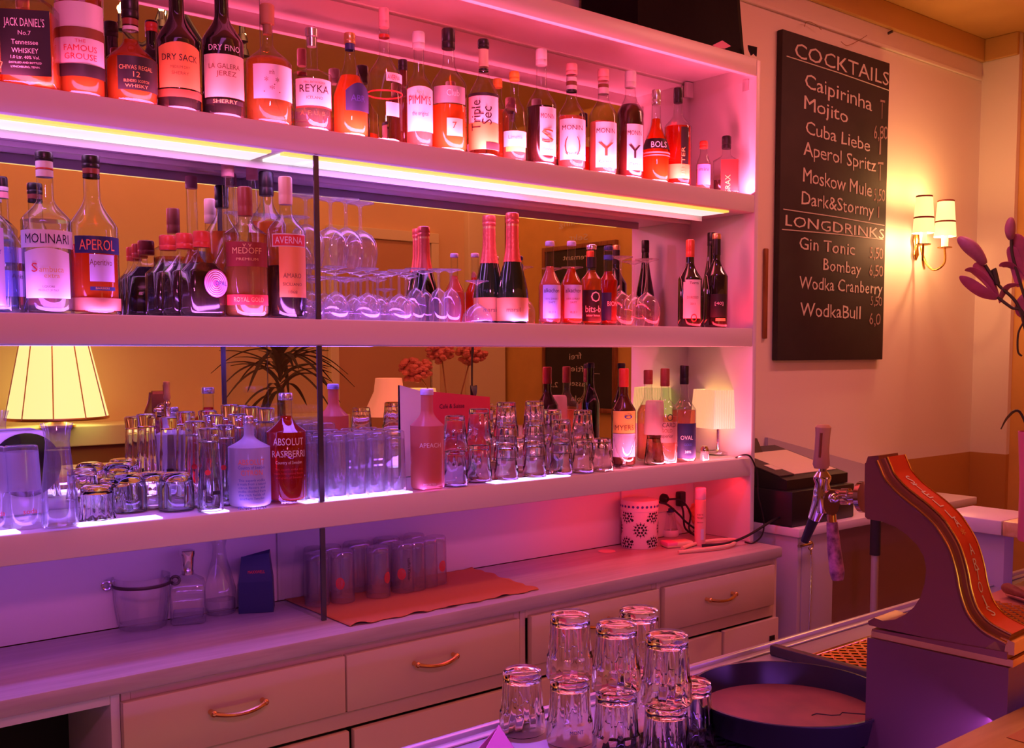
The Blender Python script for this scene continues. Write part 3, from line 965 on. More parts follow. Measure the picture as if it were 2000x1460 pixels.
mid('gin_bottle', 'square blue tinted gin bottle cut off by the left edge on the middle shelf', -22, 300, 330, 15, 14, 395, 445, 50, 'blue_glass', 'cap_black', (470, 'liquid_water'),
    [(450, 598, -26, 42, 'paper_lilac')], [('LONDON DRY', 500, 9, 8, 60, 'ink_blue'), ('GIN', 530, 14, 8, 34, 'ink_gold'), ('1761', 585, 10, 8, 30, 'ink_gold')], sq=.8, rot=radians(-24), Y=2.215)
mid('liqueur_bottle', 'clear bottle with black and pink cap behind the square blue gin', 13, 346, 388, 11, 11, 432, 490, 38, 'clear_glass', 'cap_black', (485, 'liquid_water'),
    [(485, 515, -30, 36, 'paper_lilac'), (530, 580, -30, 36, 'paper_lilac')], [('Anis', 545, 9, 20, 22, 'ink_black')], rings=[(366, 374, 'cap_white'), (376, 388, 'cap_pink')], Y=2.30)
mid('sambuca_bottle', 'clear bottle with black and white cap and two white labels with gold script', 97, 298, 316, 16, 15, 388, 432, 45, 'clear_glass', 'cap_black', (432, 'liquid_water'),
    [(453, 487, -44, 43, 'paper_white'), (496, 584, -38, 36, 'paper_white', 8)],
    [('MOLINARI', 479, 18, 0, 80, 'ink_black'), ('S', 534, 17, -22, 11, 'ink_red'), ('ambuca', 534, 11, 6, 42, 'ink_gold'), ('extra', 545, 9, 6, 26, 'ink_gold'), ('LIQUORE', 564, 4, 0, 20, 'ink_brown'), ('PRODUCT OF ITALY', 571, 4, 0, 34, 'ink_brown')],
    rings=[(317, 330, 'cap_white'), (330, 333, 'cap_red'), (334, 347, 'cap_white')])
mid('aperitif_bottle', 'orange aperitif bottle with slanting dark blue banner label', 187, 305, 330, 16, 15, 385, 445, 45, 'clear_glass', 'cap_black', (480, 'liquid_orange'),
    [(465, 498, -32, 44, 'paper_navy'), (500, 552, -8, 34, 'paper_lilac'), (562, 569, -8, 34, 'paper_navy')],
    [('APEROL', 492, 20, 7, 64, 'ink_orange'), ('Aperitivo', 521, 12, 12, 40, 'ink_brown'), ('BARBIERI', 567, 4, 13, 24, 'ink_gold')], rings=[(331, 341, 'cap_brown'), (343, 349, 'cap_black'), (583, 607, 'ink_brown')], bulge=.6)
OP = []
for i, (dy, lb) in enumerate(((0, 'flat dark flask with red cap and round pink ringed sticker'), (.075, 'second dark flask with red cap, right behind the one with the round pink sticker'), (.15, 'third dark flask with red cap at the back, next to the mirror'))):
    p0 = atY(397, 600, YM)
    xx = p0[0] - .01 * i
    uu = PPX + FP * (xx * _rt[0] + (YM + dy) * _rt[1]) / (xx * _fw[0] + (YM + dy) * _fw[1] - (zat(397, 600, YM) - CZ) * sin(PIT))
    q = mid('flask', lb, uu, 452 + i * 4, 483 + i * 3, 16, 14, 490 + i * 3, 532 + i * 2, 41, 'clear_glass', 'cap_red', (512, 'liquid_dark'),
        [], [], sq=.45, flat=.62, rot=radians(16), Y=YM + dy, bulge=.9, cat='flask')
    OP.append(q)
k = scl(OP[0].location.x, YM)
zc0 = zat(600, 562, YM) - ZM
Rf = 41 * k * .62
lb0 = G()
n = 40
lb0.add([(11 * k + 27 * k * cos(2 * pi * i / n), -Rf - .0012, zc0 + 27 * k * sin(2 * pi * i / n)) for i in range(n)], [tuple(range(n))])
st = lb0.obj('label', 'paper_pink', OP[0], local=True)
gq = G()
for rr_ in (24, 20, 16, 12, 8):
    gq.tube([(11 * k + rr_ * k * cos(2 * pi * i / n), -Rf - .0012, zc0 + rr_ * k * sin(2 * pi * i / n)) for i in range(n + 1)], .0011, 4, False)
gq.obj('rings', 'cap_white', st, local=True)
V, F = textbox('OPAL', 9 * k, 26 * k)
mesh('lettering', [(x + 22 * k, -Rf - .0026, y + zc0 - 4 * k) for x, y in V], F, 'ink_blue', st, local=True, smooth=False)

mid('brandy_bottle', 'bottle with tall brown cap and maroon label with gold lettering', 483, 366, 422, 14, 13, 430, 458, 42, 'clear_glass', 'cap_brown', (476, 'liquid_gold'),
    [(476, 523, -36, 38, 'paper_maroon'), (577, 597, -36, 38, 'ink_red')], [('MEDOFF', 499, 12, 2, 54, 'ink_gold'), ('v v', 486, 9, 2, 16, 'ink_gold'), ('PREMIUM', 512, 5, 2, 40, 'ink_gold'), ('ROYAL GOLD', 591, 9, 4, 56, 'ink_gold')], bulge=.8)
mid('amaro_bottle', 'dark amaro bottle with ridged cream cap and red and yellow label beside the glass pane', 562, 346, 400, 13, 12, 414, 452, 37, 'clear_glass', 'cap_cream', (520, 'liquid_dark'),
    [(460, 485, -26, 34, 'paper_white'), (462, 483, -24, 33, 'ink_red'), (485, 582, -14, 34, 'paper_orange')], [('AVERNA', 479, 13, 5, 52, 'ink_white'), ('AMARO', 545, 9, 10, 34, 'ink_brown'), ('SICILIANO', 560, 6, 10, 36, 'ink_brown'), ('1868', 575, 6, 10, 16, 'ink_brown')], rings=[(376, 386, 'cap_white'), (390, 394, 'cap_brown')])
mid('rum_bottle', 'black capped clear bottle standing behind the brown and cream capped ones', 525, 336, 383, 14, 12, 392, 440, 36, 'clear_glass', 'cap_black', (430, 'liquid_amber'), Y=2.30, rings=[(369, 377, 'cap_red')])
mid('grappa_bottle', 'tall bottle with pale pink cap and amber neck, behind the third dark flask', 451, 320, 346, 12, 11, 470, 520, 34, 'clear_glass', 'cap_pink', (397, 'liquid_amber'), Y=2.32)
mid('grappa_bottle', 'tall bottle with pale pink cap behind the brown capped brandy', 498, 326, 352, 11, 10, 460, 510, 32, 'clear_glass', 'cap_pink', (420, 'liquid_amber'), Y=2.37)
# sparkling wine
for u, Y, vt, lb in ((1001, 2.20, 416, 'sparkling wine bottle in red foil with orange red label, nearest the shelf front'), (956, 2.27, 421, 'second red foiled sparkling wine bottle, tucked behind the first one')):
    d = 0 if Y < 2.25 else 3
    mid('sparkling_wine_bottle', lb, u, vt, vt + 20, 13, 12, 470, 580, 31, 'green_glass', 'foil_red', None,
        [(582, 627, -30, 30, 'paper_orange')], [('marsil', 610, 9, 2, 26, 'ink_brown')], rings=[(vt + 20, 512 + d, 'foil_red'), (vt + 22, vt + 26, 'foil_gold')], bulge=.25, Y=Y, group='sparkling wine bottles')
for u, lm, lb in ((1074, 'liquid_juice', 'small juice bottle of pink juice with white label and lilac crown cap'), (1116, 'liquid_orange', 'small bottle of orange juice with white label and lilac crown cap')):
    mid('juice_bottle', lb, u, 471, 480, 9, 8, 520, 558, 22, 'clear_glass', 'paper_lilac', (505 if u < 1100 else 522, lm),
        [(557, 622, -13, 20, 'paper_lilac')], [('alkachon', 572, 8, 4, 30, 'ink_black'), ('100% DIREKT', 586, 3.5, 4, 26, 'ink_brown'), ('SAFT', 593, 3.5, 4, 12, 'ink_brown'), ('0,2 l', 612, 4, 4, 12, 'ink_brown')], group='small juice bottles', Y=2.20)
mid('soda_bottle', 'small soda bottle with black label showing a white moon face', 1155, 478, 487, 10, 9, 528, 545, 20, 'clear_glass', 'cap_silver', (520, 'liquid_amber'),
    [(567, 627, -16, 19, 'paper_black')], [('bits-b', 610, 13, 4, 30, 'ink_white'), ('O', 590, 20, 8, 18, 'ink_white'), ('bitter lemon', 618, 4, 4, 26, 'ink_white')], rings=[(502, 523, 'paper_black')], bulge=.9, Y=2.20)
mid('lemonade_bottle', 'small orange lemonade bottle with blue label next to the upturned wine glasses', 1188, 480, 489, 9, 9, 530, 548, 18, 'clear_glass', 'cap_navy', (504, 'liquid_red'),
    [(572, 626, -16, 6, 'paper_navy')], [('BION', 598, 9, 8, 20, 'ink_white')], rings=[(498, 507, 'paper_blue')], bulge=.9, Y=2.22)
mid('wine_bottle', 'red wine bottle with red foil and stepped white label', 1347, 468, 502, 8.5, 8, 512, 545, 23, 'dark_glass', 'foil_red', None,
    [(547, 622, -8, 20, 'paper_white'), (552, 622, -12, -7, 'paper_white')], [('Terra', 556, 5, 8, 18, 'ink_black'), ('DI ROSSO', 584, 5, 6, 22, 'ink_brown'), ('2011', 596, 4, 6, 10, 'ink_brown'), ('O', 629, 16, 8, 12, 'ink_red')], bulge=.75, Y=2.20)
mid('wine_bottle', 'black wine bottle with orange tip and dark label at the shelf end', 1398, 456, 467, 8.5, 8, 505, 540, 23, 'dark_glass', 'cap_gold', None,
    [(575, 620, -10, 20, 'paper_black'), (622, 627, 0, 18, 'ink_gold')], [('[40]', 596, 6, 6, 16, 'ink_white')], rings=[(467, 498, 'cap_black')], bulge=.75, Y=2.20)
mid('wine_bottle', 'sloping shouldered black wine bottle at the back by the white side panel', 1388, 454, 480, 8, 7.5, 488, 585, 20, 'dark_glass', 'cap_black', None, bulge=.2, Y=2.28)

# ================================================================== stemmed glasses on the middle shelf
def stem_glass(name, label, cat, x, y, z, kind, group, proto={}):
    """upturned stemware, rim down"""
    if kind not in proto:
        r = thing(name, label, cat, (x, y, z), 0, group)
        if kind == 'small':
            bowl = [(.028, 0), (.0325, .012), (.0335, .022), (.031, .038), (.022, .054), (.010, .062), (.0045, .066)]
            stem = [(.0045, .066), (.0034, .075), (.0034, .108), (.005, .116)]
            foot = [(.005, .116), (.012, .119), (.027, .1225), (.0285, .1235), (.0285, .125)]
        elif kind == 'large':
            bowl = [(.034, 0), (.040, .025), (.042, .045), (.039, .065), (.028, .083), (.013, .092), (.005, .096)]
            stem = [(.005, .096), (.0038, .105), (.0038, .146), (.006, .154)]
            foot = [(.006, .154), (.014, .157), (.033, .160), (.0345, .161), (.0345, .163)]
        elif kind == 'flute':
            bowl = [(.023, 0), (.0255, .02), (.0265, .04), (.024, .06), (.016, .076), (.007, .083), (.0045, .086)]
            stem = [(.0045, .086), (.0034, .095), (.0034, .118), (.005, .126)]
            foot = [(.005, .126), (.012, .129), (.026, .132), (.0275, .133), (.0275, .1345)]
        elif kind == 'coupe':
            bowl = [(.040, 0), (.041, .006), (.036, .022), (.025, .036), (.012, .045), (.0045, .049)]
            stem = [(.0045, .049), (.0033, .058), (.0033, .092), (.005, .100)]
            foot = [(.005, .100), (.012, .103), (.029, .1065), (.031, .1075), (.031, .109)]
        else:
            bowl = [(.034, 0), (.040, .02), (.042, .045), (.039, .065), (.029, .084), (.013, .096), (.005, .102)]
            stem = [(.005, .102), (.0038, .112), (.0038, .182), (.006, .190)]
            foot = [(.006, .190), (.014, .194), (.034, .198), (.036, .199), (.036, .201)]
        inner = [(q * .955, w_) for q, w_ in bowl[:-2]]
        G().lathe(bowl, 28, cap0=False, cap1=False).obj('bowl', 'stem_glass', r, local=True)
        G().lathe(stem, 12, cap0=False, cap1=False).obj('stem', 'stem_glass', r, local=True)
        G().lathe(foot, 28, cap0=False, cap1=True).obj('foot', 'stem_glass', r, local=True)
        proto[kind] = r
        freeze(r)
        return r
    c = copy_tree(proto[kind])
    c.location = (x, y, z)
    c['label'] = label
    if group: c['group'] = group
    TR[c.name] = ((x, y, z), 0)
    return c

GG = 'upturned small wine glasses on the middle shelf'
for u, Y in ((606, 2.20), (656, 2.20), (718, 2.20), (780, 2.20), (634, 2.275), (687, 2.275), (738, 2.275), (764, 2.30), (793, 2.275), (655, 2.35), (705, 2.35), (750, 2.36), (800, 2.35)):
    p = atY(u, 600, Y)
    stem_glass('wine_glass', 'small upturned wine glass in the crowd on the middle shelf right of the glass pane', 'wine glass', p[0], Y, ZM, 'small', GG)
for u, Y, lb in ((598, 2.235, 'large upturned wine glass stacked on small ones, just left of the glass pane edge'), (646, 2.245, 'large upturned wine glass stacked on small ones, just right of the glass pane edge'),
                 (676, 2.235, 'large upturned wine glass, middle of the three stacked right of the pane'), (704, 2.26, 'large upturned wine glass stacked on small ones, farthest right of the stacked three')):
    p = atY(u, 450, Y)
    stem_glass('wine_glass', lb, 'wine glass', p[0], Y, ZM + .1255, 'large', 'large wine glasses stacked on small ones')
for u, Y, lb in ((812, 2.235, 'slim upturned flute at the right end of the wine glass crowd, behind the other flutes'), (829, 2.30, 'slim upturned flute standing at the back next to the mirror'),
                 (857, 2.215, 'slim upturned flute in front, left one of the pair before the reflected foil necks'), (881, 2.20, 'slim upturned flute in front, right one of the pair beside the wide coupe')):
    stem_glass('flute_glass', lb, 'flute glass', atY(u, 600, Y)[0], Y, ZM, 'flute', 'upturned flutes on the middle shelf')
stem_glass('coupe_glass', 'wide upturned coupe glass standing alone before the sparkling wine', 'coupe glass', atY(932, 600, 2.20)[0], 2.20, ZM, 'coupe', None)
for u, Y, lb in ((1212, 2.20, 'tall upturned wine glass beside the orange lemonade bottle, left of three'), (1236, 2.29, 'tall upturned wine glass behind the other two, near the mirror'), (1263, 2.21, 'tall upturned wine glass, right of three, beside the red foiled wine')):
    stem_glass('wine_glass', lb, 'wine glass', atY(u, 600, Y)[0], Y, ZM, 'tall', 'tall upturned wine glasses')

# ================================================================== lower shelf
ZL = ZL1 + .0035
GL = 'bottles on the lower shelf'
def low(name, label, *a, **k): return bottle(name, label, a[0], k.pop('Y', 2.19), ZL, *a[1:], group=GL, **k)

low('vodka_bottle', 'frosted white vodka bottle with orange and dark print', 480, 812, 828, 10, 9.5, 848, 872, 40, 'frost_glass', 'cap_silver', None, [],
    [('ABSOLUT', 904, 11, 4, 50, 'ink_orange'), ('Country of Sweden', 912, 6, 4, 50, 'ink_blue'), ('CITRON', 924, 10, 4, 40, 'ink_orange'), ('This superb vodka', 936, 5, 4, 50, 'ink_blue'), ('is made from a natural', 943, 5, 4, 54, 'ink_blue'), ('citrus flavors and', 950, 5, 4, 50, 'ink_blue'), ('vodka distilled from', 957, 5, 4, 52, 'ink_blue'), ('the rich fields of', 964, 5, 4, 50, 'ink_blue'), ('southern Sweden', 971, 5, 4, 46, 'ink_blue'), ('40% VOL. 1 LITER', 990, 6, 4, 56, 'ink_blue')], bulge=.95, Y=2.20)
low('vodka_bottle', 'clear vodka bottle full of red liquid with white lettering and silver cap', 554, 767, 781, 14, 12, 812, 842, 40, 'clear_glass', 'cap_silver', (800, 'liquid_red'), [],
    [('ABSOLUT', 866, 14, 4, 58, 'ink_white'), ('RASPBERRI', 889, 13, 4, 64, 'ink_white'), ('Country of Sweden', 902, 6, 4, 50, 'ink_white'), ('This superb vodka was', 914, 4, 4, 54, 'ink_red'), ('made from natural flavors', 922, 4, 4, 56, 'ink_red'), ('and grain of Sweden', 930, 4, 4, 50, 'ink_red'), ('IMPORTED', 978, 4, 4, 30, 'ink_white')], bulge=.95, Y=2.20)
low('vodka_bottle', 'frosted peach tinted vodka bottle between the block of tumblers and stacked glasses', 832, 759, 771, 13, 12, 801, 830, 33, 'peach_glass', 'paper_lilac', (868, 'liquid_pink'), [],
    [('APEACH', 871, 9, 6, 42, 'ink_white'), ('IMPORTED', 944, 4, 4, 24, 'ink_white')], bulge=.95, Y=2.185)
low('rum_bottle', 'brown bottle with red cap and yellow label behind the goblet', 1219, 719, 755, 10, 9, 768, 800, 24, 'brown_glass', 'cap_red', None,
    [(801, 844, -20, 22, 'paper_yellow'), (845, 890, -20, 22, 'paper_lilac')], [('MYERS', 838, 10, 2, 38, 'ink_brown'), ('o', 816, 12, 9, 16, 'ink_blue')], Y=2.25, bulge=.7)
low('liqueur_bottle', 'dark bottle with black crown cap behind the brown one with yellow label', 1214, 709, 719, 8, 7, 750, 790, 18, 'dark_glass', 'cap_black', None, Y=2.36)
low('rum_bottle', 'clear rum bottle with brown cap and white printed label, beside the navy labelled bottle', 1300, 719, 754, 9, 8, 772, 800, 26, 'clear_glass', 'cap_brown', (812, 'liquid_pink'),
    [(822, 862, -24, 24, 'milky_plastic')], [('BACARDI', 832, 9, 4, 40, 'ink_black'), ('GOLD', 842, 7, 4, 22, 'ink_brown'), ('superior', 852, 7, 4, 26, 'ink_black'), ('O', 820, 14, 10, 12, 'ink_black')], Y=2.20)
low('rum_bottle', 'clear bottle with black cap and navy label beside the square shaded lamp', 1338, 713, 750, 9, 8, 772, 800, 24, 'clear_glass', 'cap_black', (800, 'liquid_pink'),
    [(825, 892, -12, 23, 'paper_navy')], [('OVAL', 856, 8, 6, 24, 'ink_white'), ('GOLD', 868, 5, 8, 16, 'paper_blue'), ('38%', 882, 5, 8, 12, 'ink_white')], rings=[(722, 726, 'cap_silver')], Y=2.205)
low('liqueur_bottle', 'clear bottle with dull red cap standing behind the white printed rum', 1267, 722, 750, 9, 8, 772, 805, 22, 'clear_glass', 'cap_brown', (790, 'liquid_pink'), Y=2.29)

# tumblers
def tumbler(kind, proto={}):
    """upturned glass prototypes; returns a fresh copy at the origin"""
    if kind not in proto:
        r = thing('tumbler', '', 'tumbler', (0, 0, 0))
        if kind == 'facet':       # tall fluted long drink glass
            out = [(.0285, 0), (.0290, .004), (.0262, .085), (.0250, .128), (.0238, .138), (.020, .141)]
            inn = [(.0265, .001), (.0240, .085), (.0225, .122), (.015, .126)]
            fl = (10, .10, .012, .129, 4)
        elif kind == 'stack':     # stacking tumbler
            out = [(.0330, 0), (.0335, .004), (.0322, .028), (.0305, .030), (.0262, .082), (.0255, .090), (.022, .0925)]
            inn = [(.0305, .001), (.0288, .03), (.0238, .079), (.015, .082)]
            fl = (12, .08, .031, .083, 4)
        elif kind == 'slim':      # latte glass
            out = [(.0270, 0), (.0275, .005), (.0262, .06), (.0225, .130), (.0215, .150), (.0230, .172), (.0225, .178), (.018, .180)]
            inn = [(.025, .001), (.0240, .06), (.0203, .130), (.0195, .148), (.012, .152)]
            fl = (10, .06, .03, .151, 5)
        elif kind == 'round':     # rounded bottom tumbler
            out = [(.0385, 0), (.0390, .004), (.0385, .045), (.0355, .068), (.028, .080), (.020, .083)]
            inn = [(.0360, .001), (.0360, .044), (.032, .063), (.018, .070)]
            fl = None
        elif kind == 'low':       # low faceted whisky tumbler
            out = [(.0380, 0), (.0385, .003), (.0345, .030), (.0335, .066), (.030, .072), (.026, .074)]
            inn = [(.0355, .001), (.0320, .030), (.0300, .056), (.018, .060)]
            fl = (12, .10, .001, .034, 4)
        elif kind == 'beer':      # straight water glass on the cloth
            out = [(.0300, 0), (.0305, .003), (.0290, .110), (.0280, .124), (.0250, .128)]
            inn = [(.0285, .001), (.0272, .112), (.018, .116)]
            fl = None
        G().lathe(inn[::-1] + out, 60 if fl else 32, flute=fl, cap0=True, cap1=True).obj('wall', 'tumbler_glass' if kind in ('beer', 'facet') else 'solid_glass', r, local=True, sharp=40)
        proto[kind] = r
        freeze(r)
        return r
    return copy_tree(proto[kind])

def put(kind, x, y, z, label, group, name='tumbler', cat='tumbler', k=1.0, kz=None):
    c = tumbler(kind)
    c.name = name
    c.location = (x, y, z)
    c.rotation_euler.z = random.uniform(0, 6)
    c.scale = (k, k, kz or k)
    c['label'] = label
    c['category'] = cat
    c['group'] = group
    TR[c.name] = ((x, y, z), 0)
    return c

# block of long drink glasses
a0, a1 = atY(617, 960, 2.187), atY(773, 950, 2.187)
for j in range(3):
    for i in range(5):
        put('facet', a0[0] + (a1[0] - a0[0]) * i / 4 + random.uniform(-.002, .002), 2.187 + .066 * j, ZL, 'tall fluted glass upside down in the tight block just right of the glass pane', 'long drink glasses in a block', 'long_drink_glass', 'glass', 1.0, 1.07)
# nested stacks
def stack(u, Y, n, what, k=1.0, pitch=.058):
    p = atY(u, 900, Y)
    nm = ['bottom', 'second', 'top'] if n == 3 else ['bottom', 'top']
    for i in range(n):
        put('stack', p[0], Y, ZL + i * pitch * k, 'stacking tumbler, %s of %s' % (nm[i], what) if n > 1 else what, 'stacking tumblers on the lower shelf', k=k)
stack(889, 2.19, 2, 'the two high stack next to the peach tinted vodka bottle', 1.0, .088)
stack(936, 2.215, 2, 'the two high stack left of the three high stacks', 1.05, .092)
stack(989, 2.20, 3, 'the three high stack before the mirrored chalkboard, left one')
stack(1044, 2.20, 3, 'the three high stack before the mirrored chalkboard, right one')
stack(1078, 2.29, 2, 'the two high stack at the back behind the three high ones', 1.05, .075)
stack(1096, 2.20, 2, 'the two high stack directly right of the three high stacks', 1.02)
stack(1138, 2.195, 2, 'the slightly wide two high stack left of the goblet', 1.0, .085)
stack(1176, 2.19, 1, 'single upturned stacking tumbler standing right beside the goblet')
stack(1279, 2.205, 1, 'single upturned stacking tumbler carrying a milky plastic cup', .98)
pc_ = atY(1278, 850, 2.205)
cup = thing('plastic_cup', 'milky pink plastic cup upside down on the tumbler beside the clear rum', 'cup', (pc_[0], 2.205, ZL + .0908))
G().lathe([(.031, 0), (.032, .003), (.028, .095), (.026, .102), (.022, .104)], 28, cap0=False).obj('wall', 'milky_plastic', cup, local=True)
for u, Y, lb in ((912, 2.33, 'upturned tumbler at the back near the mirror, behind the two high stacks'), (1010, 2.33, 'upturned tumbler at the back near the mirror, behind the left three high stack'), (1130, 2.34, 'upturned tumbler at the back near the mirror, behind the wide two high stack')):
    put('stack', atY(u, 880, Y)[0], Y, ZL, lb, 'stacking tumblers on the lower shelf', k=1.05)
p = atZ(1219, 912, ZL)
gb = thing('goblet', 'upright stemmed goblet in front of the brown bottle with yellow label', 'goblet', (p[0], max(p[1], 2.19), ZL))
G().lathe([(.006, .022), (.012, .028), (.022, .045), (.029, .070), (.034, .098)], 24, cap0=False, cap1=False).obj('bowl', 'tumbler_glass', gb, local=True)
G().lathe([(.006, .006), (.0045, .014), (.006, .022)], 12, cap0=False, cap1=False).obj('stem', 'tumbler_glass', gb, local=True)
G().lathe([(.027, 0), (.027, .002), (.010, .005), (.006, .006)], 24).obj('foot', 'dark_plastic', gb, local=True)

# slim latte glasses and small tumblers at the left
for u, Y, kz, lb in ((409, 2.185, 1.0, 'slim upturned latte glass in front, left of the frosted vodka bottle'), (440, 2.255, 1.0, 'slim upturned latte glass second row, half behind the frosted vodka bottle'),
                     (383, 2.27, 1.06, 'slim upturned latte glass second row, left of the front latte glass'), (466, 2.34, 1.1, 'slim upturned latte glass at the back, left of the frosted bottle cap'),
                     (492, 2.37, 1.18, 'slim upturned latte glass at the back, right of the frosted bottle cap'), (520, 2.36, 1.16, 'slim upturned latte glass at the back, left of the red vodka bottle'),
                     (418, 2.345, 1.1, 'slim upturned latte glass at the back behind the front latte glass')):
    g_ = put('slim', atY(u, 900, Y)[0], Y, ZL, lb, 'slim latte glasses', 'latte_glass', 'glass', 1.0, kz)
    g_.rotation_euler.z = face(g_.location.x, Y)
    R = .0262
    V, F = patch(R, .2, .9, .036, .044)
    mesh('print', V, F, 'ink_black', g_, local=True)
    V, F = wrap([(.006 * cos(t * .5236), .006 * sin(t * .5236)) for t in range(12)], [tuple(range(12))], R, .085, -.15)
    mesh('print', V, F, 'ink_red', g_, local=True)
for u, v, kd, lb in ((191, 1026, 'low', 'low faceted tumbler upside down at the front left of lower shelf'), (252, 1010, 'round', 'round bottomed tumbler upside down, next to the low faceted one'), (345, 1007, 'round', 'round bottomed tumbler upside down, beside the slim latte glasses')):
    p = atZ(u, v - 14, ZL)
    put(kd, p[0], max(2.196, p[1]), ZL, lb, 'small tumblers at the left', k=.94 if kd == 'low' else .98)
for u, Y, kd, lb in ((300, 2.31, 'round', 'round bottomed tumbler at the back between the two front ones'), (225, 2.31, 'low', 'low faceted tumbler at the back, behind the round one')):
    put(kd, atY(u, 980, Y)[0], Y, ZL, lb, 'small tumblers at the left', k=.95)
# carafe
p = atZ(121, 1030, ZL)
cf = thing('carafe', 'open glass carafe with flared rim, half full of water, on lower shelf left', 'carafe', (p[0], p[1] + .01, ZL), face(p[0], p[1]), 'carafes')
k = scl(p[0], p[1])
cpr = [(31 * k, .002), (34 * k, .006), (33 * k, .060), (27 * k, .115), (23.5 * k, .150), (22 * k, .170), (25 * k, .190), (30 * k, .205)]
G().lathe(cpr, 32, cap1=False).obj('body', 'tumbler_glass', cf, local=True)
G().lathe([(r * .93, z + .003) for r, z in cpr[:5]], 28).obj('water', 'liquid_water', cf, local=True)
# frosted beer glasses at the far left
for u, v, lb in ((47, 1040, 'tall upturned glass with frosted band at the far left of lower shelf'), (-16, 1046, 'tall upturned frosted glass cut off by the left edge')):
    p = atZ(u, v - 14, ZL)
    q = thing('beer_glass', lb, 'glass', (p[0], max(p[1], 2.20), ZL), face(p[0], p[1]), 'frosted tall glasses')
    k = scl(p[0], p[1])
    pr = [(37 * k, 0), (37.5 * k, .004), (31 * k, .150), (30 * k, .158), (27 * k, .160)]
    G().lathe(pr, 32, cap0=False).obj('wall', 'tumbler_glass', q, local=True)
    G().lathe([(36.5 * k * (1 - (z / .16) * .175), z) for z in (.072, .10, .13, .148)], 32, cap0=False, cap1=False).obj('frosted_band', 'frost_glass', q, local=True)
    V, F = textbox('soda', .010, .026)
    V, F = wrap(V, F, 36 * k, .028, .35)
    mesh('lettering', V, F, 'ink_red', q, local=True, smooth=False)
# white box with a round dark opening
a, b = atY(-60, 900, 2.37), atY(93, 900, 2.37)
wb = thing('white_box', 'white box with large round dark opening behind the carafe', 'box', ((a[0] + b[0]) / 2, 2.39, ZL))
zt_ = zat(40, 843, 2.37)
G().box(a[0], b[0], 2.372, 2.42, ZL, zt_, .006).obj('housing', 'white_paint', wb)
cx, cz_ = atY(52, 905, 2.37)[0], zat(52, 908, 2.37)
G().prism([(cx + .068 * cos(2 * pi * i / 40), 2.3715, cz_ + .068 * sin(2 * pi * i / 40)) for i in range(40)], [(cx + .068 * cos(2 * pi * i / 40), 2.369, cz_ + .068 * sin(2 * pi * i / 40)) for i in range(40)]).obj('round_window', 'dark_glass', wb, smooth=False)
# red card leaning at the mirror
a, b, c = atY(792, 800, 2.40), atY(848, 800, 2.40), atY(968, 800, 2.40)
rc = thing('menu_card', 'red and cream folded card with handwriting behind the glass stacks', 'card', ((a[0] + c[0]) / 2, 2.41, ZL))
def slab(x0, x1, zl, zr, m, nm):
    P = [(x0, 2.424, ZL), (x1, 2.424, ZL), (x1, 2.428, zr), (x0, 2.428, zl)]
    return G().prism(P, [(x, y + .002, z) for x, y, z in P]).obj(nm, m, rc, smooth=False)
slab(a[0], b[0], zat(792, 752, 2.41), zat(848, 768, 2.41), 'paper_cream', 'cream_page')
rp = slab(b[0] + .0005, c[0], zat(848, 764, 2.41), zat(968, 775, 2.41), 'paper_red', 'red_page')
V, F = textbox('Café & Suisse', .013, .085)
mesh('lettering', [(x + atY(893, 790, 2.40)[0], 2.4255, y + zat(893, 797, 2.41)) for x, y in V], F, 'ink_black', rp, smooth=False)
# salt shaker
p = atZ(1376, 899, ZL)
ss = thing('salt_shaker', 'small glass salt shaker with metal top in front of the lamp', 'shaker', (p[0], p[1], ZL))
G().lathe([(.013, 0), (.0145, .004), (.0125, .030)], 16).obj('jar', 'tumbler_glass', ss, local=True)
G().lathe([(.0135, .030), (.0135, .037), (.009, .046), (.004, .047)], 16).obj('lid', 'chrome', ss, local=True)
# lamp with square pleated shade
YL = 2.29
p = atY(1402, 893, YL)
lx = p[0]
lp = thing('table_lamp', 'small lit lamp with square pleated cream shade on thin stem', 'lamp', (lx, YL, ZL))
zs0, zs1 = zat(1402, 834, YL), zat(1402, 760, YL)
G().lathe([(.040, 0), (.040, .006), (.010, .010), (.005, .014), (.0045, zs1 - ZL - .02)], 20).obj('stand', 'chrome', lp, local=True)
V, F = [], []
S = []
for sd in range(4):
    for i in range(36):
        t = -1 + 2 * i / 36
        d = .0018 if i % 2 else 0
        for_ = {0: (t, -1 - d / .06), 1: (1 + d / .06, t), 2: (-t, 1 + d / .06), 3: (-1 - d / .06, -t)}[sd]
        S.append(for_)
th = radians(-12)
for z, r in ((zs0 - ZL, .068), (zs1 - ZL, .060)):
    for x, y in S:
        V.append(((x * cos(th) - y * sin(th)) * r, (x * sin(th) + y * cos(th)) * r, z))
n = len(S)
F = [(i, (i + 1) % n, n + (i + 1) % n, n + i) for i in range(n)]
mesh('shade', V, F, 'shade_lit', lp, local=True, smooth=False)
point('lamp_bulb', (lx, YL, (zs0 + zs1) / 2), .45, (1, .62, .20), .015)
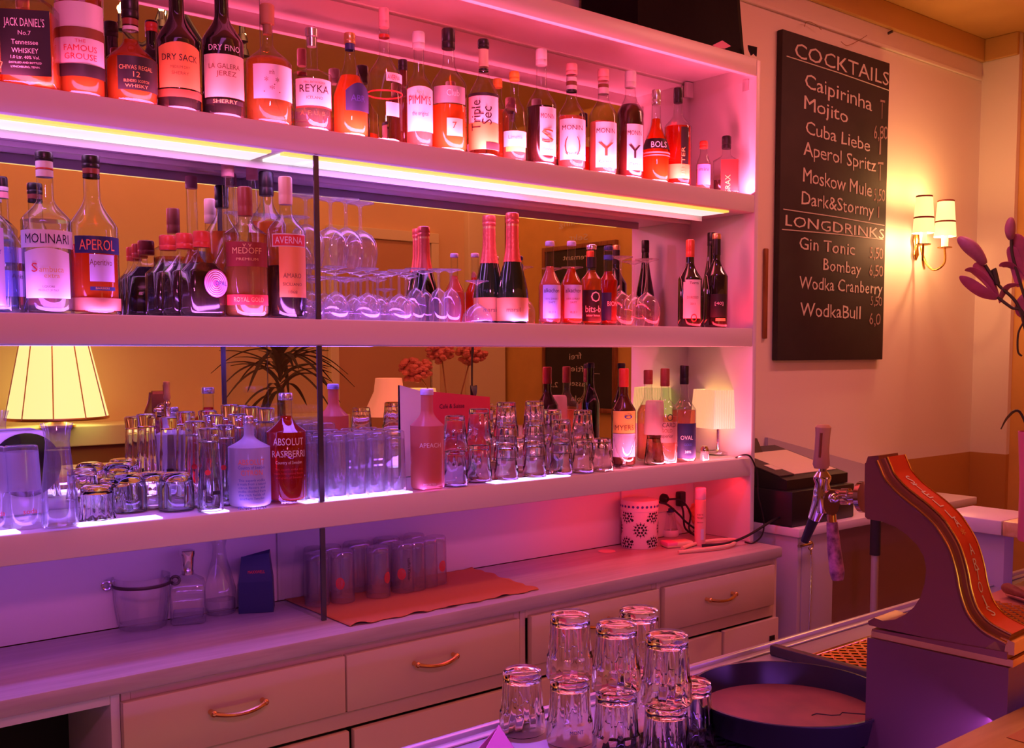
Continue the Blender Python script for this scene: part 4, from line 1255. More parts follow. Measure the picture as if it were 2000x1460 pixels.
# cable of that lamp
cbl = thing('lamp_cable', 'black cable running over the lower shelf end and down the side panel', 'cable', (XR - .1, SF, ZL))
P = [(lx + .03, YL - .02, ZL + .004), atY(1428, 897, 2.25), atY(1440, 892, 2.17), atY(1452, 888, 2.148), atY(1464, 890, 2.14), atY(1473, 905, 2.14), atY(1480, 930, 2.14), atY(1481, 965, 2.14), atY(1489, 1000, 2.14), atY(1492, 1028, 2.14), atY(1486, 1048, 2.13), atZ(1470, 1060, ZC + .004), atZ(1455, 1058, ZC + .004)]
def smooth_path(P, n=6):
    out = []
    for i in range(len(P) - 1):
        p0, p1, p2, p3 = P[max(i - 1, 0)], P[i], P[i + 1], P[min(i + 2, len(P) - 1)]
        for j in range(n):
            t = j / n
            out.append(tuple(.5 * (2 * p1[k] + (p2[k] - p0[k]) * t + (2 * p0[k] - 5 * p1[k] + 4 * p2[k] - p3[k]) * t * t + (3 * p1[k] - p0[k] - 3 * p2[k] + p3[k]) * t ** 3) for k in range(3)))
    out.append(tuple(P[-1]))
    return out
G().tube(smooth_path(P), .0028, 6).obj('cable', 'cable_black', cbl)

# ================================================================== on the worktop under the shelf
ZK = ZC + .0005
# ice bucket
p = atZ(279, 1222, ZK)
ib = thing('ice_bucket', 'swirled glass ice bucket with dark metal band and ring handles', 'ice bucket', (p[0], p[1], ZK), face(p[0], p[1]))
k = scl(p[0], p[1])
V, F = [], []
seg, prf = 72, [(43 * k, 0), (45 * k, .006), (49 * k, .035), (52 * k, .070), (53.5 * k, .100), (53.5 * k, .112), (54 * k, .118), (51 * k, .118), (50 * k, .100), (48 * k, .060), (42 * k, .012)]
for r, z in prf:
    for i in range(seg):
        t = 2 * pi * i / seg
        q = r * (1 + .022 * cos(18 * (t + z * 9))) if z < .095 and r > 42.5 * k else r
        V.append((q * cos(t), q * sin(t), z))
for j in range(len(prf) - 1):
    for i in range(seg):
        F.append((j * seg + i, j * seg + (i + 1) % seg, (j + 1) * seg + (i + 1) % seg, (j + 1) * seg + i))
F.append(tuple(reversed(range(seg)))); F.append(tuple(range((len(prf) - 1) * seg, len(prf) * seg)))
mesh('bowl', V, F, 'tumbler_glass', ib, local=True)
G().lathe([(54.5 * k, .096), (55.5 * k, .0985), (55.5 * k, .1015), (54.5 * k, .104)], 48, cap0=False, cap1=False).obj('band', 'dark_plastic', ib, local=True)
for sx in (-1, 1):
    c_ = (sx * 63 * k, -.004 * 0, .100)
    g = G().tube([(sx * 55 * k, 0, .100), (sx * 58 * k, 0, .100)], .006, 8)
    g.tube([(c_[0] + 8 * k * cos(t), 0, c_[2] + 8 * k * sin(t)) for t in [i * pi / 10 for i in range(21)]], .0035, 8, False)
    g.obj('ring_handle', 'chrome' if sx < 0 else 'dark_plastic', ib, local=True)
# square decanter
p = atZ(369, 1212, ZK)
k = scl(p[0], p[1])
dc = thing('decanter', 'square glass decanter with chrome pourer beside the ice bucket', 'decanter', (p[0], p[1], ZK), radians(-22))
G().lathe([(30 * k, 0), (33 * k, .004), (33 * k, .082), (30 * k, .095), (14 * k, .108), (12 * k, .112)], 40, sq=.9).obj('body', 'tumbler_glass', dc, local=True, sharp=50)
G().lathe([(28 * k, .014), (29 * k, .018), (29 * k, .022)], 40, sq=.9).obj('water', 'liquid_water', dc, local=True)
G().lathe([(11 * k, .110), (12 * k, .118), (11 * k, .122), (13 * k, .150), (15 * k, .158), (15 * k, .166), (12 * k, .168)], 20).obj('pourer', 'chrome', dc, local=True)
# carafe
p = atZ(431, 1196, ZK)
k = scl(p[0], p[1])
c2 = thing('carafe', 'tall clear carafe on the worktop between the decanter and navy carton', 'carafe', (p[0], p[1], ZK), 0, 'carafes')
G().lathe([(26 * k, 0), (29 * k, .004), (31 * k, .030), (30 * k, .060), (22 * k, .100), (14 * k, .135), (12 * k, .160), (15 * k, .180), (17 * k, .190)], 32, cap1=False).obj('body', 'tumbler_glass', c2, local=True)
G().lathe([(25 * k, .004), (28 * k, .012), (28.5 * k, .034)], 28).obj('water', 'liquid_water', c2, local=True)
# navy carton
p = atZ(502, 1190, ZK)
k = scl(p[0], p[1])
nc = thing('carton', 'navy blue drink carton with slanted open top and thin red print', 'carton', (p[0], p[1], ZK), radians(-27))
h = 112 * k
wd = 33 * k
prs = []
for f, z in ((1.0, 0), (1.0, .012), (.97, h * .55), (.86, h * .82), (.80, h)):
    prs.append([(sx * wd * f, sy * wd * .8 * f, z) for sx, sy in ((-1, -1), (1, -1), (1, 1), (-1, 1))])
prs[-1] = [(x, y, z + (.0 if x < 0 else .006) - (.010 if (x < 0 and y > 0) else 0)) for x, y, z in prs[-1]]
V = [v for q in prs for v in q]
F = [(3, 2, 1, 0)] + [(4 * j + i, 4 * j + (i + 1) % 4, 4 * j + 4 + (i + 1) % 4, 4 * j + 4 + i) for j in range(4) for i in range(4)]
V += [(x * .9, y * .9, z - .02) for x, y, z in prs[-1]]
F += [(16 + i, 16 + (i + 1) % 4, 20 + (i + 1) % 4, 20 + i) for i in range(4)] + [(20, 21, 22, 23)]
mesh('box', V, F, 'navy_card', nc, local=True, smooth=False)
V, F = textbox('MAXXWELL', 6 * k, 32 * k)
mesh('lettering', [(x + 2 * k, -wd * .8 * (.90) - .0012, y + h * .70) for x, y in V], F, 'ink_red', nc, local=True, smooth=False)
# orange cloth
q = [(1.112, 2.062), (1.668, 2.066), (1.688, 2.395), (1.108, 2.395)]
N, Mm = 60, 34
V, F = [], []
for j in range(Mm + 1):
    for i in range(N + 1):
        a, b = i / N, j / Mm
        x = (q[0][0] * (1 - a) + q[1][0] * a) * (1 - b) + (q[3][0] * (1 - a) + q[2][0] * a) * b
        y = (q[0][1] * (1 - a) + q[1][1] * a) * (1 - b) + (q[3][1] * (1 - a) + q[2][1] * a) * b
        ed = min(1, j / 2.5)
        e2 = min(1, (N - i) / 2.5)
        z = ZK + .0012 + (1 - ed) * .006 * max(0, sin(a * 34) * sin(a * 9 + 1)) + (1 - e2) * .003 * max(0, sin(b * 20)) + .0004 * (1 + sin(i * 1.3) * sin(j * 1.7))
        y += (1 - ed) * .004 * sin(a * 47)
        x += (1 - e2) * .004 * sin(b * 31)
        V.append((x, y, z))
for j in range(Mm):
    for i in range(N):
        F.append((j * (N + 1) + i, j * (N + 1) + i + 1, (j + 1) * (N + 1) + i + 1, (j + 1) * (N + 1) + i))
cl_ = mesh('cleaning_cloth', V, F, 'cloth_orange', None)
tag(cl_, 'orange cloth with wavy edge spread under the upturned water glasses', 'cloth')
sd = cl_.modifiers.new('thickness', 'SOLIDIFY')
sd.thickness = .0012
sd.offset = 1
# water glasses on the cloth
zg = ZK + .0045
H = .128
pts = [(618, 1079), (668, 1074), (738, 1066), (786, 1058), (832, 1050), (644, 1064), (702, 1056), (758, 1048), (808, 1055), (850, 1046), (600, 1063), (665, 1050), (722, 1042), (778, 1034)]
for i, (u, v) in enumerate(pts):
    p = atZ(u, v, zg + H)
    y = max(2.19, min(2.36, p[1]))
    g_ = put('beer', p[0] + (0 if u > 630 or u < 612 else .0), y, zg, 'straight water glass upside down among those on the orange cloth', 'water glasses on the orange cloth', 'water_glass', 'glass')
    g_.rotation_euler.z = face(p[0], y)
    R = .0295
    if i in (1, 2, 3, 9):
        V, F = wrap([(.011 * cos(t * .3), .015 * sin(t * .3)) for t in range(21)], [tuple(range(21))], R, .050, (-.2, .9, -.1, .7)[(1, 2, 3, 9).index(i)])
        mesh('logo', V, F, 'ink_red', g_, local=True)
    if i == 3:
        V, F = textbox('·toffri Kinsk·', .009, .062)
        V, F = wrap([(y_, -x_) for x_, y_ in V], F, R, .062, .45)
        mesh('lettering', V, F, 'ink_black', g_, local=True, smooth=False)
# floral tin
p = atZ(1249, 1066, ZK)
k = scl(p[0], p[1])
tn = thing('floral_tin', 'round white tin with dark flower pattern and dotted lid', 'tin', (p[0], p[1], ZK), face(p[0], p[1]))
R = 36 * k
hb = zat(1249, 992, p[1]) - ZK
ht = zat(1249, 978, p[1]) - ZK
b_ = G().lathe([(R * .97, 0), (R, .004), (R, hb)], 40).obj('body', 'tin_white', tn, local=True)
l_ = G().lathe([(R * 1.03, hb - .004), (R * 1.04, hb), (R * 1.04, ht), (R * .99, ht + .006), (R * .6, ht + .010), (R * .2, ht + .011)], 40).obj('lid', 'tin_white', tn, local=True)
def disc(x, y, r, n=8): return [(x + r * cos(2 * pi * i / n), y + r * sin(2 * pi * i / n)) for i in range(n)]
pol = []
for (a, z) in ((0.05, hb * .50), (-.75, hb * .85), (.85, hb * .85), (-.75, hb * .12), (.85, hb * .14), (-1.5, hb * .5), (1.55, hb * .5)):
    for rr_, nn, s_ in ((5.5, 6, 2.6), (11, 12, 2.2), (14.5, 12, 1.0)):
        for i in range(nn):
            t = 2 * pi * i / nn
            x, y = rr_ * k * cos(t), rr_ * k * sin(t)
            if .004 < z + y < hb - .008: pol.append((disc(x, y, s_ * k, 6), z, a))
for a in (-.4, .45):
    for z in (hb * .2, hb * .75): pol.append((disc(0, 0, 3 * k, 6), z, a))
decal(tn, b_, R, pol, 'ink_black', 'flowers')
decal(tn, l_, R * 1.04, [(disc(0, 0, 2.8 * k, 6), (hb + ht) / 2, -1.3 + i * .24) for i in range(12)], 'ink_blue', 'dots')
# things behind and beside the tin
p = atZ(1207, 1058, ZK)
k = scl(p[0], p[1])
sb = thing('pill_bottle', 'small white bottle with blue cap half hidden behind the floral tin', 'bottle', (p[0], p[1] + .03, ZK), face(p[0], p[1]))
G().lathe([(10 * k, 0), (11 * k, .003), (11 * k, .062), (7 * k, .076), (6 * k, .084)], 18).obj('body', 'cap_white', sb, local=True)
G().lathe([(7 * k, .084), (7 * k, .098), (6 * k, .100)], 18).obj('cap', 'paper_blue', sb, local=True)
G().lathe([(11.3 * k, .020), (11.3 * k, .050)], 18, cap0=False, cap1=False).obj('label', 'paper_red', sb, local=True)
p = atZ(1309, 1046, ZK)
k = scl(p[0], p[1])
sj = thing('sugar_jar', 'small glass dispenser jar with dark cap and white ringed base beside the tin', 'jar', (p[0], p[1], ZK), face(p[0], p[1]))
G().lathe([(16 * k, 0), (17 * k, .004), (17.5 * k, .016), (16 * k, .022)], 24).obj('base', 'cap_white', sj, local=True)
G().lathe([(15 * k, .022), (11 * k, .045), (9 * k, .075), (8 * k, .082)], 24).obj('glass', 'tumbler_glass', sj, local=True)
G().lathe([(8 * k, .082), (8 * k, .094), (7 * k, .096)], 20).obj('cap', 'paper_navy', sj, local=True)
p = atZ(1322, 1066, ZK)
cp = thing('card_pack', 'small pale pack of cards lying before the glass dispenser jar', 'card pack', (p[0], p[1], ZK), radians(-18))
G().box(-.048, .048, -.026, .026, 0, .018, .005).obj('pack', 'paper_cream', cp, local=True)
G().box(-.0485, -.01, -.0265, .0265, .006, .0185, .003).obj('sleeve', 'paper_pink', cp, local=True)
p = atZ(1367, 1064, ZK)
k = scl(p[0], p[1])
tb = thing('spray_bottle', 'slim tall pale spray tube with lilac cap standing before the orange bag', 'bottle', (p[0], p[1], ZK), face(p[0], p[1]))
ht = zat(1367, 952, p[1]) - ZK
G().lathe([(10.5 * k, 0), (11 * k, .003), (11 * k, ht * .79), (10 * k, ht * .80)], 24).obj('body', 'cap_pink', tb, local=True)
G().lathe([(10.5 * k, ht * .80), (11 * k, ht * .81), (11 * k, ht - .003), (9.5 * k, ht)], 24).obj('cap', 'paper_lilac', tb, local=True)
V, F = patch(11.1 * k, .1, .7, .02, .055)
lb_ = mesh('label', V, F, 'paper_lilac', tb, local=True)
for i, z in enumerate((.075, .090, .100)):
    V, F = textbox(('sensitive', 'Handgel', 'care')[i], .005, .020)
    V, F = wrap(V, F, 11.1 * k, z, 0)
    mesh('lettering', V, F, 'ink_brown', lb_, local=True, smooth=False)
# crumpled orange bag
p = atZ(1370, 1044, ZK)
bg = thing('plastic_bag', 'crumpled orange plastic bag slumped in the corner by the side panel', 'bag', (p[0] + .10, p[1] + .07, ZK))
rnd = random.Random(3)
bm = bmesh.new()
bmesh.ops.create_icosphere(bm, subdivisions=4, radius=1)
from mathutils import noise, Vector
for v in bm.verts:
    n = noise.noise(v.co * 2.2) * .35 + noise.noise(v.co * 5.0) * .16
    c = v.co * (1 + n)
    v.co = Vector((c.x * .095 + .02 * c.z, c.y * .055, max(0, .062 + c.z * .062 - .03 * c.x)))
bm.verts.index_update()
V = [tuple(v.co) for v in bm.verts]; F = [tuple(v.index for v in f.verts) for f in bm.faces]
bm.free()
mesh('bag', V, F, 'bag_orange', bg, local=True, sharp=22)
# wall sockets and plugs
YS = 2.399
a, b = atY(1211, 975, YS), atY(1336, 975, YS)
sk = thing('wall_socket', 'four gang white wall socket strip above the floral tin', 'socket', ((a[0] + b[0]) / 2, YS, zat(1270, 975, YS)))
z0, z1 = zat(1270, 1002, YS), zat(1270, 948, YS)
box('plate', a[0], b[0], YS - .008, YS + .001, z0, z1, 'socket_white', sk, .003)
for i in range(4):
    x = a[0] + (b[0] - a[0]) * (i + .5) / 4
    G().tube([(x, YS - .0085, (z0 + z1) / 2), (x, YS - .0045, (z0 + z1) / 2)], .019, 24).obj('socket_ring', 'shelf_paint', sk)
xs = [a[0] + (b[0] - a[0]) * (i + .5) / 4 for i in range(4)]
zs = (z0 + z1) / 2
for i, lbl, path in ((1, 'small round black plug with thin cable in the second wall socket', [(xs[1], YS - .03, zs), (xs[1] + .05, YS - .05, zs - .012), (xs[1] + .10, YS - .06, zs - .05), (xs[1] + .14, YS - .06, ZK + .05), (xs[1] + .2, YS - .08, ZK + .006)]),
                     (2, 'large round black plug with thick cable in the third wall socket', [(xs[2], YS - .035, zs), (xs[2] + .035, YS - .06, zs - .004), (xs[2] + .07, YS - .07, zs - .05), (xs[2] + .065, YS - .07, ZK + .03), (xs[2] + .07, YS - .1, ZK + .006)]),
                     (3, 'flat black charger in the last wall socket by the bag', [(xs[3], YS - .02, zs - .02), (xs[3] + .002, YS - .03, zs - .05), (xs[3], YS - .04, ZK + .03), (xs[3] + .02, YS - .06, ZK + .006)])):
    pg = thing('power_plug', lbl, 'plug', (xs[i], YS - .01, zs), 0, 'plugs in the socket strip')
    if i < 3: G().tube([(xs[i], YS - .009, zs), (xs[i], YS - .022, zs), (xs[i], YS - .034, zs)], [.017 if i == 2 else .013, .016 if i == 2 else .012, .006], 16).obj('plug', 'cap_black', pg)
    else: box('plug', xs[3] - .014, xs[3] + .014, YS - .032, YS - .009, zs - .032, zs + .018, 'cap_black', pg, .004)
    G().tube(smooth_path(path), .0035, 6).obj('cable', 'cable_black', pg)
cd = thing('power_cable', 'loose black and pale cables lying between the bag and the worktop end', 'cable', (2.45, 2.25, ZK))
G().tube(smooth_path([(2.44, 2.19, ZK + .005), (2.50, 2.14, ZK + .012), (2.58, 2.12, ZK + .03), (2.70, 2.10, ZK + .075), (2.80, 2.12, ZK + .07)]), .0045, 8).obj('black_cable', 'cable_black', cd)
G().tube(smooth_path([(2.30, 2.16, ZK + .006), (2.40, 2.13, ZK + .008), (2.50, 2.12, ZK + .010), (2.56, 2.16, ZK + .014), (2.48, 2.22, ZK + .008), (2.36, 2.20, ZK + .006)]), .006, 8).obj('pale_cable', 'cap_cream', cd)
pr_ = atZ(1185, 1076, ZK)
rs = G().lathe([(.028, 0), (.028, .0008)], 24, (pr_[0], pr_[1], ZK)).obj('drink_coaster', 'cap_pink', None)
tag(rs, 'flat pink round coaster lying left of the floral tin', 'coaster')

# ================================================================== wall right of the shelf
YB = WY - .028
P4 = [atY(u, v, YB) for u, v in ((1535, 57), (1740, 125), (1722, 705), (1512, 700))]
xa, xb = (P4[0][0] + P4[3][0]) / 2, (P4[1][0] + P4[2][0]) / 2
za, zb_ = (P4[2][2] + P4[3][2]) / 2, (P4[0][2] + P4[1][2]) / 2
ck = thing('chalkboard', 'tall chalkboard on the wall listing cocktails and longdrinks with prices', 'chalkboard', ((xa + xb) / 2, WY - .01, za))
box('slate', xa, xb, YB, WY - .002, za, zb_, 'slate', ck, .003)
sl = [c for c in SC.objects if c.parent == ck][0]
def zx(x, y): return (1480 + x / 2.027, y / 2.027)
def chalk(st, xl, yl, xr, yr, h, m='chalk', plane=None):
    a = atY(*zx(xl, yl), YB)
    b = atY(*zx(xr, yr), YB)
    b = (min(b[0], xb - .006), b[1], b[2])
    hh = h / 2.027 * scl(a[0], YB)
    V, F, tw = text(st)
    w_ = b[0] - a[0]
    rr_ = random.Random(st)
    V2 = [(a[0] + x * w_ / tw + .002 * sin(x * 9 + y), YB - .0012, a[2] + (b[2] - a[2]) * x / tw + y * hh + .0015 * sin(x * 5.0)) for x, y in V]
    mesh('lettering', V2, F, m, sl, smooth=False)
for t in (("COCKTAILS", 145, 225, 521, 340, 56), ("Caipirinha", 185, 345, 450, 440, 55), ("T", 482, 470, 500, 472, 75), ("Mojito", 182, 430, 355, 487, 52), ("6,80", 458, 550, 516, 552, 52), ("Cuba Liebe", 188, 528, 442, 600, 50), ("I", 480, 612, 485, 612, 62),
          ("Aperol Spritz", 180, 612, 466, 680, 52), ("T", 472, 716, 494, 716, 75), ("Moskow Mule", 178, 718, 450, 780, 55), ("5,50", 458, 795, 502, 797, 48), ("Dark&Stormy", 172, 808, 458, 858, 52), ("I", 474, 862, 478, 862, 44), ("LONGDRINKS", 108, 892, 500, 945, 42),
          ("Gin Tonic", 163, 985, 382, 1010, 48), ("5,50", 442, 1022, 494, 1025, 44), ("Bombay", 258, 1068, 408, 1088, 46), ("6,50", 440, 1092, 494, 1094, 44), ("Wodka Cranberry", 163, 1142, 492, 1165, 50), ("5,50", 445, 1208, 490, 1210, 36), ("WodkaBull", 166, 1250, 405, 1262, 54), ("6,0", 440, 1284, 484, 1286, 46)):
    chalk(*t, m='chalk' if len(t[0]) > 4 else 'chalk_dim')
for a_, b_2 in (((113, 222), (519, 358)), ((100, 828), (500, 892)), ((95, 908), (495, 948))):
    a, b = atY(*zx(*a_), YB), atY(*zx(*b_2), YB)
    b = (min(b[0], xb - .003), b[1], b[2]); a = (max(a[0], xa + .003), a[1], a[2])
    G().tube([(a[0], YB - .001, a[2]), ((a[0] + b[0]) / 2, YB - .001, (a[2] + b[2]) / 2 + .003), (b[0], YB - .001, b[2])], .0022, 5).obj('chalk_line', 'chalk', sl)
g = G()
g.tube(smooth_path([atY(*zx(185, 105), YB), atY(*zx(195, 85), YB), atY(*zx(225, 95), YB), atY(*zx(252, 118), YB)]), .0012, 5)
g.obj('hanging_wire', 'trim_wood', ck)
G().tube(smooth_path([atY(*zx(330, 165), YB), atY(*zx(355, 180), YB), atY(*zx(400, 160), YB), atY(*zx(432, 140), YB)]), .0012, 5).obj('hanging_wire', 'trim_wood', ck)
pn = atY(1739, 64, WY - .01)
nl = G().tube([(pn[0], WY + .001, pn[2]), (pn[0], WY - .02, pn[2] + .004)], .006, 8).obj('picture_nail', 'dark_plastic', None)
tag(nl, 'dark nail in the wall above the right corner of the chalkboard', 'nail')
a, b = atY(1496, 485, WY - .006), atY(1492, 661, WY - .006)
ws = G().box(a[0] - .010, a[0] + .010, WY - .012, WY - .0005, b[2], a[2], .003).obj('wooden_strip', 'trim_wood', None)
tag(ws, 'narrow dark brown wooden strip upright on the wall left of the chalkboard', 'strip')

# wall sconce
pl = atY(1789, 470, WY - .01)
sc = thing('wall_sconce', 'brass wall sconce with two white shades with red rims, lit', 'wall lamp', (pl[0], WY, pl[2]))
g = G()
g.lathe([(.004, -.085), (.020, -.06), (.014, -.03), (.026, 0), (.014, .03), (.020, .055), (.005, .08)], 20, (pl[0], WY - .012, pl[2]), ey=.5)
g.obj('back_plate', 'gold_metal', sc)
for i, (u, v, dy) in enumerate(((1803, 480, .15), (1845, 486, .13))):
    # right and left cup positions
    c_ = atY(u, v, WY - dy)
    g = G().tube(smooth_path([(pl[0], WY - .03, pl[2] - .01), (pl[0] + .01 * (1 if i else -.2), WY - .05, pl[2] - .09), ((pl[0] + c_[0]) / 2, WY - dy * .7, pl[2] - .13), (c_[0], WY - dy, c_[2] - .06), (c_[0], WY - dy, c_[2])]), .005, 8)
    g.lathe([(.006, 0), (.030, .004), (.031, .008), (.014, .010)], 20, c_)
    g.obj('arm', 'gold_metal', sc)
    G().lathe([(.014, .010), (.014, .065)], 14, c_).obj('candle', 'shade_hot', sc)
    zt_ = zat(u, 383 if i == 0 else 392, WY - dy) - c_[2]
    zb2_ = .052
    R0, R1 = 21 * scl(c_[0], c_[1]), 15.5 * scl(c_[0], c_[1])
    s_ = G().lathe([(R0, zb2_), (R1, zt_)], 28, c_, cap0=False, cap1=False).obj('shade', 'shade_hot', sc)
    for z, r in ((zt_, R1), (zb2_ + (zt_ - zb2_) * .42, R0 + (R1 - R0) * .42)):
        G().lathe([(r * 1.01, z - .004), (r * 1.03, z), (r * 1.01, z + .003)], 28, c_, cap0=False, cap1=False).obj('rim', 'paper_maroon', s_)
    point('sconce_glow', (c_[0], c_[1] + .012, c_[2] + zt_ + .004), 2.6, (1, .48, .16), .012)
    point('sconce_bulb', (c_[0] - .012, c_[1] + .02, c_[2] + .046), 4, (1, 0.44, 0.18), .012)

# black plastic bag / crate on top of the shelf
a, b = atY(1229, 40, 2.20), atY(1476, 100, 2.20)
bk = thing('black_crate', 'black crate wrapped in torn plastic on top of the shelf by the chalkboard', 'crate', ((a[0] + b[0]) / 2, 2.28, ZT1))
n = 26
V, F = [], []
xl_, xr_ = a[0], XR - .050
for j in range(9):
    z = ZT1 + .002 + .32 * j / 8
    for i in range(n):
        t = i / n * 4
        e, f = int(t), t - int(t)
        c4 = [(xl_, 2.165), (xr_ + .012, 2.165), (xr_ + .012, 2.43), (xl_, 2.43)]
        x = c4[e][0] * (1 - f) + c4[(e + 1) % 4][0] * f
        y = c4[e][1] * (1 - f) + c4[(e + 1) % 4][1] * f
        sh_ = j / 8 * .05
        x -= sh_ * (1 if x > (xl_ + xr_) / 2 + .05 else 0) * 1.0
        nn = noise.noise(Vector((x * 9, y * 9, z * 9))) * .012 * (1 if x > xl_ + .1 else .2)
        V.append((x + nn, y + nn + (.006 if (i % 2 and x < xl_ + .2 and y < 2.2) else 0), z))
for j in range(8):
    for i in range(n):
        F.append((j * n + i, j * n + (i + 1) % n, (j + 1) * n + (i + 1) % n, (j + 1) * n + i))
F.append(tuple(range(8 * n, 9 * n))); F.append(tuple(reversed(range(n))))
mesh('body', V, F, 'crate_black', bk, sharp=20)
pf = [atY(u, v, 2.145) for u, v in ((1462, 88), (1479, 92), (1478, 110), (1473, 104), (1468, 108), (1463, 96))]
G().prism(pf, [(x, y + .004, z) for x, y, z in pf]).obj('torn_flap', 'crate_black', bk, smooth=False)
pf = [atY(u, v, 2.158) for u, v in ((1392, 88), (1411, 79), (1428, 90), (1415, 95), (1398, 92))]
G().prism(pf, [(x, y + .003, z) for x, y, z in pf]).obj('torn_label', 'paper_pink', bk, smooth=False)

# ================================================================== cash desk at the end of the worktop
YD = 2.02
cc = atY(1561, 1033, YD)
XC, ZD = cc[0], cc[2]
XE = atY(1632, 1100, YD)[0]
cd_ = thing('side_cabinet', 'white painted side cabinet carrying the cash register right of the shelf', 'cabinet', (XC + .5, 2.25, 0))
box('top_board', XC, XC + 1.15, YD, WY - .005, ZD - .03, ZD, 'shelf_paint', cd_, .004)
box('side_panel', XC + .010, XC + .03, YD + .012, WY - .006, 0, ZD - .031, 'cabinet_paint', cd_, .002)
dr_ = box('door', XC + .032, XE, YD + .010, YD + .03, .05, ZD - .031, 'cabinet_paint', cd_, .002)
box('recess_panel', XE + .001, XC + 1.13, YD + .10, YD + .12, 0, ZD - .031, 'cabinet_dark', cd_)
kp = atY(1582, 1062, YD + .005)
kc = thing('cabinet_key', 'key with small chain hanging from the white cabinet door behind the beer tap', 'key', kp)
g = G()
g.tube([(kp[0] - .075, YD - .006, kp[2] + .004), (kp[0] - .012, YD - .006, kp[2] + .006)], .006, 8)
g.obj('stem', 'chrome', kc)
g = G().tube([(kp[0] - .012 + .012 * cos(t), YD - .006, kp[2] - .002 + .014 * sin(t)) for t in [i * pi / 8 for i in range(17)]], .003, 6, False)
g.obj('ring', 'chrome', kc)
pe = atY(1577, 1238, YD + .0)
g = G().tube(smooth_path([(kp[0] - .010, YD - .006, kp[2] - .016), (kp[0] - .006, YD - .006, kp[2] - .12), (pe[0], YD - .004, pe[2] - .03)], 20), [.0022 if i % 2 else .0036 for i in range(41)], 6)
g.obj('chain', 'chrome', kc)
br = atY(1706, 1200, 1.86)
bt = atY(1709, 1018, 1.86)
bm_ = thing('broom', 'upright pole with black top and violet shine standing behind the beer tower', 'broom', (br[0], 1.86, 0))
G().tube([(br[0], 1.86, .05), (br[0], 1.86, bt[2] - .10)], .012, 12).obj('pole', 'steel', bm_)
G().tube([(br[0], 1.86, bt[2] - .11), (br[0], 1.86, bt[2] + .02)], .017, 12).obj('grip', 'black_rubber', bm_)
box('brush_head', br[0] - .15, br[0] + .15, 1.82, 1.90, 0, .06, 'dark_plastic', bm_, .01)
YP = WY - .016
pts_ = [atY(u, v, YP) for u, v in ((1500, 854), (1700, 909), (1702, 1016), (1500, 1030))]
spn = G().prism(pts_, [(x, y + .014, z) for x, y, z in pts_]).obj('shadow_panel', 'cabinet_paint', None, smooth=False)  # thin wedge whose sloping top stands in for a shadow edge on the wall
tag(spn, 'sloping shadow edge on the wall behind the cash register, shaped as a thin panel', 'panel')

rg = thing('cash_register', 'black cash register with paper sheet lying on its keyboard, behind the beer tap', 'cash register', (XC + .16, 2.2, ZD))
x0, x1 = XC + .0, atY(1668, 1000, 2.05)[0]
zt1 = zat(1600, 953, 2.05)
box('cash_drawer', x0, x1, 2.05, 2.42, ZD + .0005, zt1, 'black_plastic', rg, .005)
xu1 = atY(1646, 930, 2.10)[0]
zf, zk = zat(1560, 935, 2.08), zat(1560, 935, 2.08) + .075
P0 = [(x0 + .01, 2.08, zt1 + .001), (x0 + .01, 2.40, zt1 + .001), (x0 + .01, 2.40, zk), (x0 + .01, 2.08, zf)]
G().prism(P0, [(xu1, y, z) for x, y, z in P0]).obj('housing', 'black_plastic', rg, smooth=False)
def sl_(x0_, x1_, a, b, lift, m, nm, t=.002):
    q = []
    for f in (a, b): q.append((2.08 + .32 * f, zf + (zk - zf) * f + lift))
    P = [(x0_, q[0][0], q[0][1]), (x0_, q[1][0], q[1][1]), (x0_, q[1][0], q[1][1] + t), (x0_, q[0][0], q[0][1] + t)]
    return G().prism(P, [(x1_, y, z) for x, y, z in P]).obj(nm, m, rg, smooth=False)
sl_(x0 + .10, xu1 - .015, .12, .80, .001, 'paper_cream', 'paper_sheet')
sl_(x0 + .012, x0 + .09, .1, .6, .001, 'dark_plastic', 'keypad', .004)
sl_(x0 + .05, x0 + .085, .25, .40, .0055, 'paper_cream', 'receipt')
P0 = [(x0 + .01, 2.33, zk - .02), (x0 + .01, 2.42, zk - .02), (x0 + .01, 2.42, zk + .045), (x0 + .01, 2.36, zk + .035)]
G().prism(P0, [(x0 + .20, y, z) for x, y, z in P0]).obj('display_hood', 'dark_plastic', rg, smooth=False)

# ================================================================== beer tower
RT = radians(4.5)
OT = atZ(1688, 1484, ZB)
NX, NY = cos(RT), sin(RT)                    # across the tower, towards the right
SX, SY = sin(RT), -cos(RT)                   # from bartender side to guest side
def tp(u, v, x=0.0):
    r = ray(u, v)
    ox, oy = OT[0] + NX * x, OT[1] + NY * x
    k = (NX * ox + NY * oy) / (NX * r[0] + NY * r[1])
    return (r[0] * k, r[1] * k, CZ + r[2] * k)
def sz(u, v, x=0.0):
    p = tp(u, v, x)
    return ((p[0] - OT[0]) * SX + (p[1] - OT[1]) * SY, p[2])
def wl(s, x, z): return (OT[0] + SX * s + NX * x, OT[1] + SY * s + NY * x, z)
def tz(zx_, zy): return (1640 + zx_ / 3.042, 860 + zy / 3.042)
ft = thing('beer_tower', 'curved brass beer tower with red lettered strip standing on a steel box', 'beer tower', (OT[0], OT[1], ZB), RT)
zbx = (sz(1688, 1244)[1] + sz(1970, 1303)[1]) / 2
sN = sz(1970, 1303)[0]
def tprism(pts, x0, x1, nm, m, parent=ft, **k):
    return G().prism([wl(s, x0, z) for s, z in pts][::-1], [wl(s, x1, z) for s, z in pts][::-1]).obj(nm, m, parent, **k)
